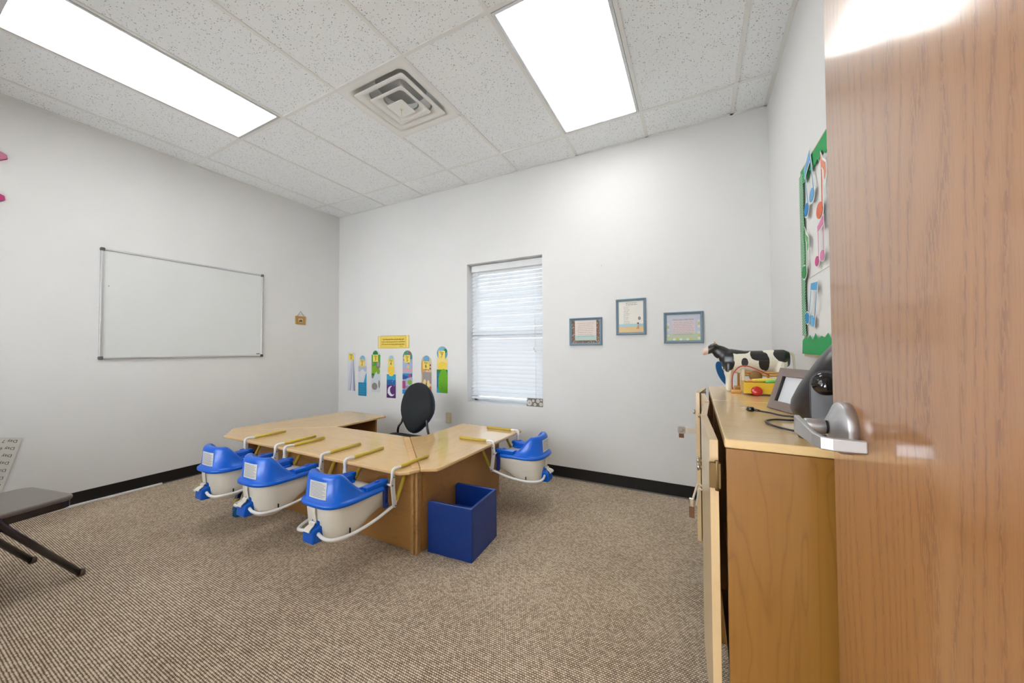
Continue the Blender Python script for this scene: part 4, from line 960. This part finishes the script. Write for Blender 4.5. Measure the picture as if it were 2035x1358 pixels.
mb.loft([ell(-.138, 0, .190, .012, .014), ell(-.148, 0, .189, .021, .021), ell(-.165, 0, .182, .020, .021), ell(-.182, 0, .174, .016, .018), ell(-.196, 0, .169, .017, .016), ell(-.204, 0, .167, .013, .012)])
for s_ in (-1, 1):
    mb.tube([(-.085, s_ * .022, .12), (-.090, s_ * .024, .075), (-.086, s_ * .024, .055), (-.090, s_ * .024, .012), (-.092, s_ * .024, .0)], .021, r1=.009, n=10)
    mb.tube([(.128, s_ * .022, .125), (.118, s_ * .025, .085), (.140, s_ * .025, .058), (.134, s_ * .025, .012), (.130, s_ * .025, .0)], .025, r1=.009, n=10)
mb.lathe([(0, -.02), (.016, -.012), (.022, .01), (0, .02)], n=12, T=Matrix.Translation((.085, 0, .085)))
o = mb.build('body', m_cow, cow); md = o.modifiers.new('remesh', 'REMESH'); md.mode = 'VOXEL'; md.voxel_size = .0035; md.use_smooth_shade = True
md = o.modifiers.new('smooth', 'SMOOTH'); md.iterations = 4; md.factor = .5
for s_ in (-1, 1):
    MB().loft([[(-.146, s_ * .014, .196), (-.140, s_ * .014, .192), (-.143, s_ * .016, .188)], [(-.140, s_ * .034, .197), (-.132, s_ * .032, .190), (-.138, s_ * .034, .184)], [(-.136, s_ * .044, .190), (-.134, s_ * .044, .189), (-.136, s_ * .044, .187)]]).build('ear', flat('cow_black', (38, 38, 40)), cow)
    MB().tube(spline([(-.148, s_ * .008, .200), (-.147, s_ * .014, .209), (-.151, s_ * .016, .216)], 4), .005, r1=.001, n=8).build('horn', flat('tan_horn', (206, 164, 104)), cow)
    MB().lathe([(0, -.003), (.003, 0), (0, .003)], n=10, T=Matrix.Translation((-.170, s_ * .017, .186))).build('eye', m_gloss, cow)
MB().tube(spline([(.158, 0, .165), (.176, 0, .155), (.180, 0, .11), (.182, 0, .05)], 6), .006, r1=.004, n=8).build('tail', flat('cow_cream', (226, 218, 196)), cow)
# blue oval panel behind it and wooden dowel
tag(MB().prism(arc(0, 0, .028, 0, 2 * PI, 28, .072)[:-1], 0, .008, T=Matrix.Translation((.128, 2.235, CH + .078)) @ Matrix.Rotation(math.radians(12), 4, 'Z') @ Matrix.Rotation(PI / 2, 4, 'X') @ Matrix.Rotation(math.radians(24), 4, 'Z')).build('oval_panel', flat('toy_blue', (16, 92, 150)), bevel=.002), 'blue oval wooden panel leaning behind the toy cow', 'toy panel')
# yellow pull cart
t = thing('toy_wagon', 'yellow wooden toy wagon with red wheels in front of toy cow', 'toy wagon', (.305, 2.010, CH))
L_ = .115; D_ = .07
MB().box((-L_, -D_, .008), (L_, -D_ + .01, .058)).box((-L_, D_ - .01, .008), (L_, D_, .058)).box((-L_, -D_ + .01, .008), (-L_ + .01, D_ - .01, .058)).box((L_ - .01, -D_ + .01, .008), (L_, D_ - .01, .058)).box((-L_ + .01, -D_ + .01, .008), (L_ - .01, D_ - .01, .018)).build('box', m_yellowpaint, t, bevel=.002)
for x in (-.066, .076):
    for y in (-1, 1):
        MB().lathe([(.019, 0), (.021, .003), (.021, .010), (.017, .013), (0, .014)], n=24, T=Matrix.Translation((x, y * D_, .0212)) @ rot_to((0, y, 0))).build('wheel', m_red, t)
MB().box((-.115, .02, .058), (-.10, .05, .112)).build('upright', flat('pale_wood', (232, 214, 182)), t, bevel=.002)
MB().tube([(-.095, .06, .085), (.11, .06, .085)], .006).build('rail', m_orange, t)
MB().tube([(-.095, .06, .098), (.11, .06, .098)], .004).build('rail', m_orange, t)
MB().lathe([(.026, 0), (.026, .012), (0, .012)], n=24, T=Matrix.Translation((-.055, .05, .080)) @ rot_to((0, -1, 0))).build('disc', flat('walnut_disc', (150, 108, 56)), t)
MB().box((.045, .045, .062), (.085, .07, .112)).lathe([(.006, 0), (.006, .001), (0, .001)], m_dark, n=10, T=Matrix.Translation((.062, .0445, .088)) @ rot_to((0, -1, 0))).build('post', m_orange, t, bevel=.002)
MB().tube([(-.135, .058, .155), (.075, .058, .155)], .0001, n=3).build('handle_wire', m_orange, t)
MB().tube(spline([(-.150, .03, .012), (-.155, .0, .035), (-.150, .0, .09), (-.125, .0, .125), (-.09, .0, .130), (-.04, 0, .108), (-.005, .02, .088)], 6), .0026, n=8).build('pull_cord', m_redcord, t)
MB().box((-.160, -.012, 0), (-.118, .006, .016)).build('peg', m_orange, t, bevel=.004)
def stick(p0, p1, r, m, lb): 
    tag(MB().tube(spline([p0, ((Vector(p0) + Vector(p1)) / 2 + Vector((0, 0, .004))), p1], 5), r, n=10).build('wooden_peg', m), lb, 'toy peg', 'wooden pegs lying in the toy wagon')
stick((.225, 1.960, CH + .066), (.345, 1.965, CH + .068), .008, flat('peg_yellow', (238, 220, 96)), 'yellow wooden peg lying on top of the toy wagon')
stick((.275, 1.952, CH + .060), (.345, 1.946, CH + .064), .006, flat('peg_green', (90, 190, 110)), 'green wooden peg lying on the toy wagon')
stick((.345, 1.952, CH + .060), (.395, 1.950, CH + .064), .006, flat('peg_purple', (150, 120, 180)), 'pale purple wooden peg at wagon right side')
stick((.200, 1.962, CH + .062), (.240, 1.955, CH + .062), .006, flat('peg_orange', (232, 166, 84)), 'orange wooden peg at wagon left side')
t = thing('push_handle', 'wooden handled push toy standing behind the toy cow', 'toy', (.262, 2.235, CH))
MB().tube([(-.075, 0, .176), (.075, 0, .176)], .009, n=12).build('handle_bar', m_orange, t)
for x in (-.065, .065): MB().tube([(x, 0, .172), (x, .01, .012)], .006).build('upright', m_orange, t)
MB().box((-.085, -.03, .0), (.085, .04, .014)).build('base', m_orange, t, bevel=.003)

# digital photo frame leaning back
t = thing('digital_photo_frame', 'taupe digital photo frame leaning back in front of the wagon', 'photo frame', (.262, 1.485, CH), 0)
ex = Vector((.36, -.93, 0)).normalized(); back = Vector((.93, .36, 0)).normalized(); ez = (Vector((0, 0, 1)) * math.cos(.33) + back * math.sin(.33)).normalized(); en = ex.cross(ez)
MF = Matrix((ex, ez, en)).transposed().to_4x4()
if en.dot(Vector((-1, -1, 0))) < 0: pass
w_, h_, b_ = .092, .150, .030
sgn = 1 if en.x < 0 else -1
def fz(a): return a * sgn
rg = [[(-w_, 0, fz(-.012)), (w_, 0, fz(-.012)), (w_, h_, fz(-.012)), (-w_, h_, fz(-.012))], [(-w_, 0, fz(.008)), (w_, 0, fz(.008)), (w_, h_, fz(.008)), (-w_, h_, fz(.008))],
      [(-w_ + b_, b_, fz(.009)), (w_ - b_, b_, fz(.009)), (w_ - b_, h_ - b_, fz(.009)), (-w_ + b_, h_ - b_, fz(.009))], [(-w_ + b_, b_, fz(.0)), (w_ - b_, b_, fz(.0)), (w_ - b_, h_ - b_, fz(.0)), (-w_ + b_, h_ - b_, fz(.0))]]
MB().loft(rg, T=MF, smooth=False).build('bezel', m_taupe, t, bevel=.0015)
MB().box((-w_ + b_ + .003, b_, min(fz(.0005), fz(.0015))), (w_ - b_, h_ - b_, max(fz(.0005), fz(.0015))), T=MF).build('screen', m_screen, t)
MB().box((-w_ + b_, b_, min(fz(.0002), fz(.008))), (-w_ + b_ + .008, h_ - b_, max(fz(.0002), fz(.008))), T=MF).build('inner_edge', m_dark, t)
bp = MF @ Vector((w_ * .55, .075, fz(-.012))); MB().tube([bp, (bp.x + .012, bp.y + .006, .004)], .008, n=4).build('stand_leg', m_dark, t)

# black table fan seen from the side
FC = Vector((.302, 1.195, 1.108)); piv = Vector((-.27, -.963, 0)).normalized(); rt = Vector((.963, -.27, 0)).normalized()
T1 = rt * math.cos(math.radians(60)) + Vector((0, 0, 1)) * math.sin(math.radians(60)); N1 = piv.cross(T1).normalized()
if N1.dot(rt) > 0: N1 = -N1           # rear shell looks up and left
t = thing('table_fan', 'black tilted table fan behind the door handle on the near cabinet', 'fan', (FC.x, FC.y, CH))
ML = Matrix.Translation(FC - Vector((FC.x, FC.y, CH))) @ Matrix((piv, T1, N1)).transposed().to_4x4()
MB().lathe([(.118, -.042), (.122, -.036), (.124, -.018), (.123, .0), (.119, .014), (.109, .029), (.088, .038), (.05, .043), (.0, .044)], n=56, T=ML).build('rear_shell', m_black, t)
MB().lathe([(.124, -.044), (.1265, -.040), (.1265, -.034), (.1225, -.032)], n=56, T=ML).build('rim', m_black, t)
gr = MB()
for r in [.02 + .011 * k for k in range(9)]: gr.tube([ML @ Vector((r * math.cos(2 * PI * k / 40), r * math.sin(2 * PI * k / 40), -.046)) for k in range(41)], .0015, n=5)
for k in range(12): gr.tube([ML @ Vector((.018 * math.cos(2 * PI * k / 12), .018 * math.sin(2 * PI * k / 12), -.047)), ML @ Vector((.111 * math.cos(2 * PI * k / 12), .111 * math.sin(2 * PI * k / 12), -.046))], .0016, n=5)
gr.build('grille', m_black, t)
base = Vector((0, 0, 0)); zc = FC.z - CH
for s_ in (1, -1):
    a = piv * (.139 * s_); arm = MB()
    MA = Matrix((rt, Vector((0, 0, 1)), piv)).transposed().to_4x4(); MA.translation = a
    arm.prism([(-.030, .012), (.030, .012), (.030, zc)] + arc(0, zc, .030, 0, PI, 12)[1:-1] + [(-.030, zc)], -.008, .008, T=MA)
    arm.build('arm', m_black, t, bevel=.003)
    MB().lathe([(.0255, 0), (.0262, .004), (.0225, .005), (.0205, .010), (.012, .0165), (0, .018)], n=36, T=Matrix.Translation(a + piv * (.008 * s_) + Vector((0, 0, zc))) @ rot_to(piv * s_)).build('pivot_knob', m_gloss, t)
MBs = Matrix((rt, piv, Vector((0, 0, 1)))).transposed().to_4x4()
MB().prism(rrect(-.055, -.156, .055, .156, .03), 0, .014, T=MBs).build('base', m_black, t, bevel=.004)
# power cord and plug
z_ = CH + .004
pg = thing('power_cord', 'black power cord with two-prong plug lying on the near cabinet', 'power cord', (.155, 1.43, CH))
o_ = Vector((.155, 1.43, CH))
cd = MB().tube([Vector(p) - o_ for p in spline([(.178, 1.420, z_ + .004), (.205, 1.402, z_ + .003), (.235, 1.38, z_), (.262, 1.37, z_), (.29, 1.345, z_), (.30, 1.30, z_)], 8)], .0028, n=8)
cd.tube([Vector(p) - o_ for p in spline([(.290, 1.325, z_), (.240, 1.300, z_), (.205, 1.295, z_), (.178, 1.262, z_), (.175, 1.225, z_), (.190, 1.175, z_), (.225, 1.13, z_)], 8)], .0028, n=8)
cd.build('cord', m_black, pg)
MB().tube([(-.004, .006, .010), (.010, -.002, .010)], .0085, n=8).tube([(.010, -.002, .010), (.028, -.011, .008)], .0055, r1=.0036, n=8).build('plug', m_gloss, pg)
MB().box((-.024, .009, .005), (-.006, .0115, .010)).box((-.024, .009, .013), (-.006, .0115, .018)).build('prong', m_nickel, pg)
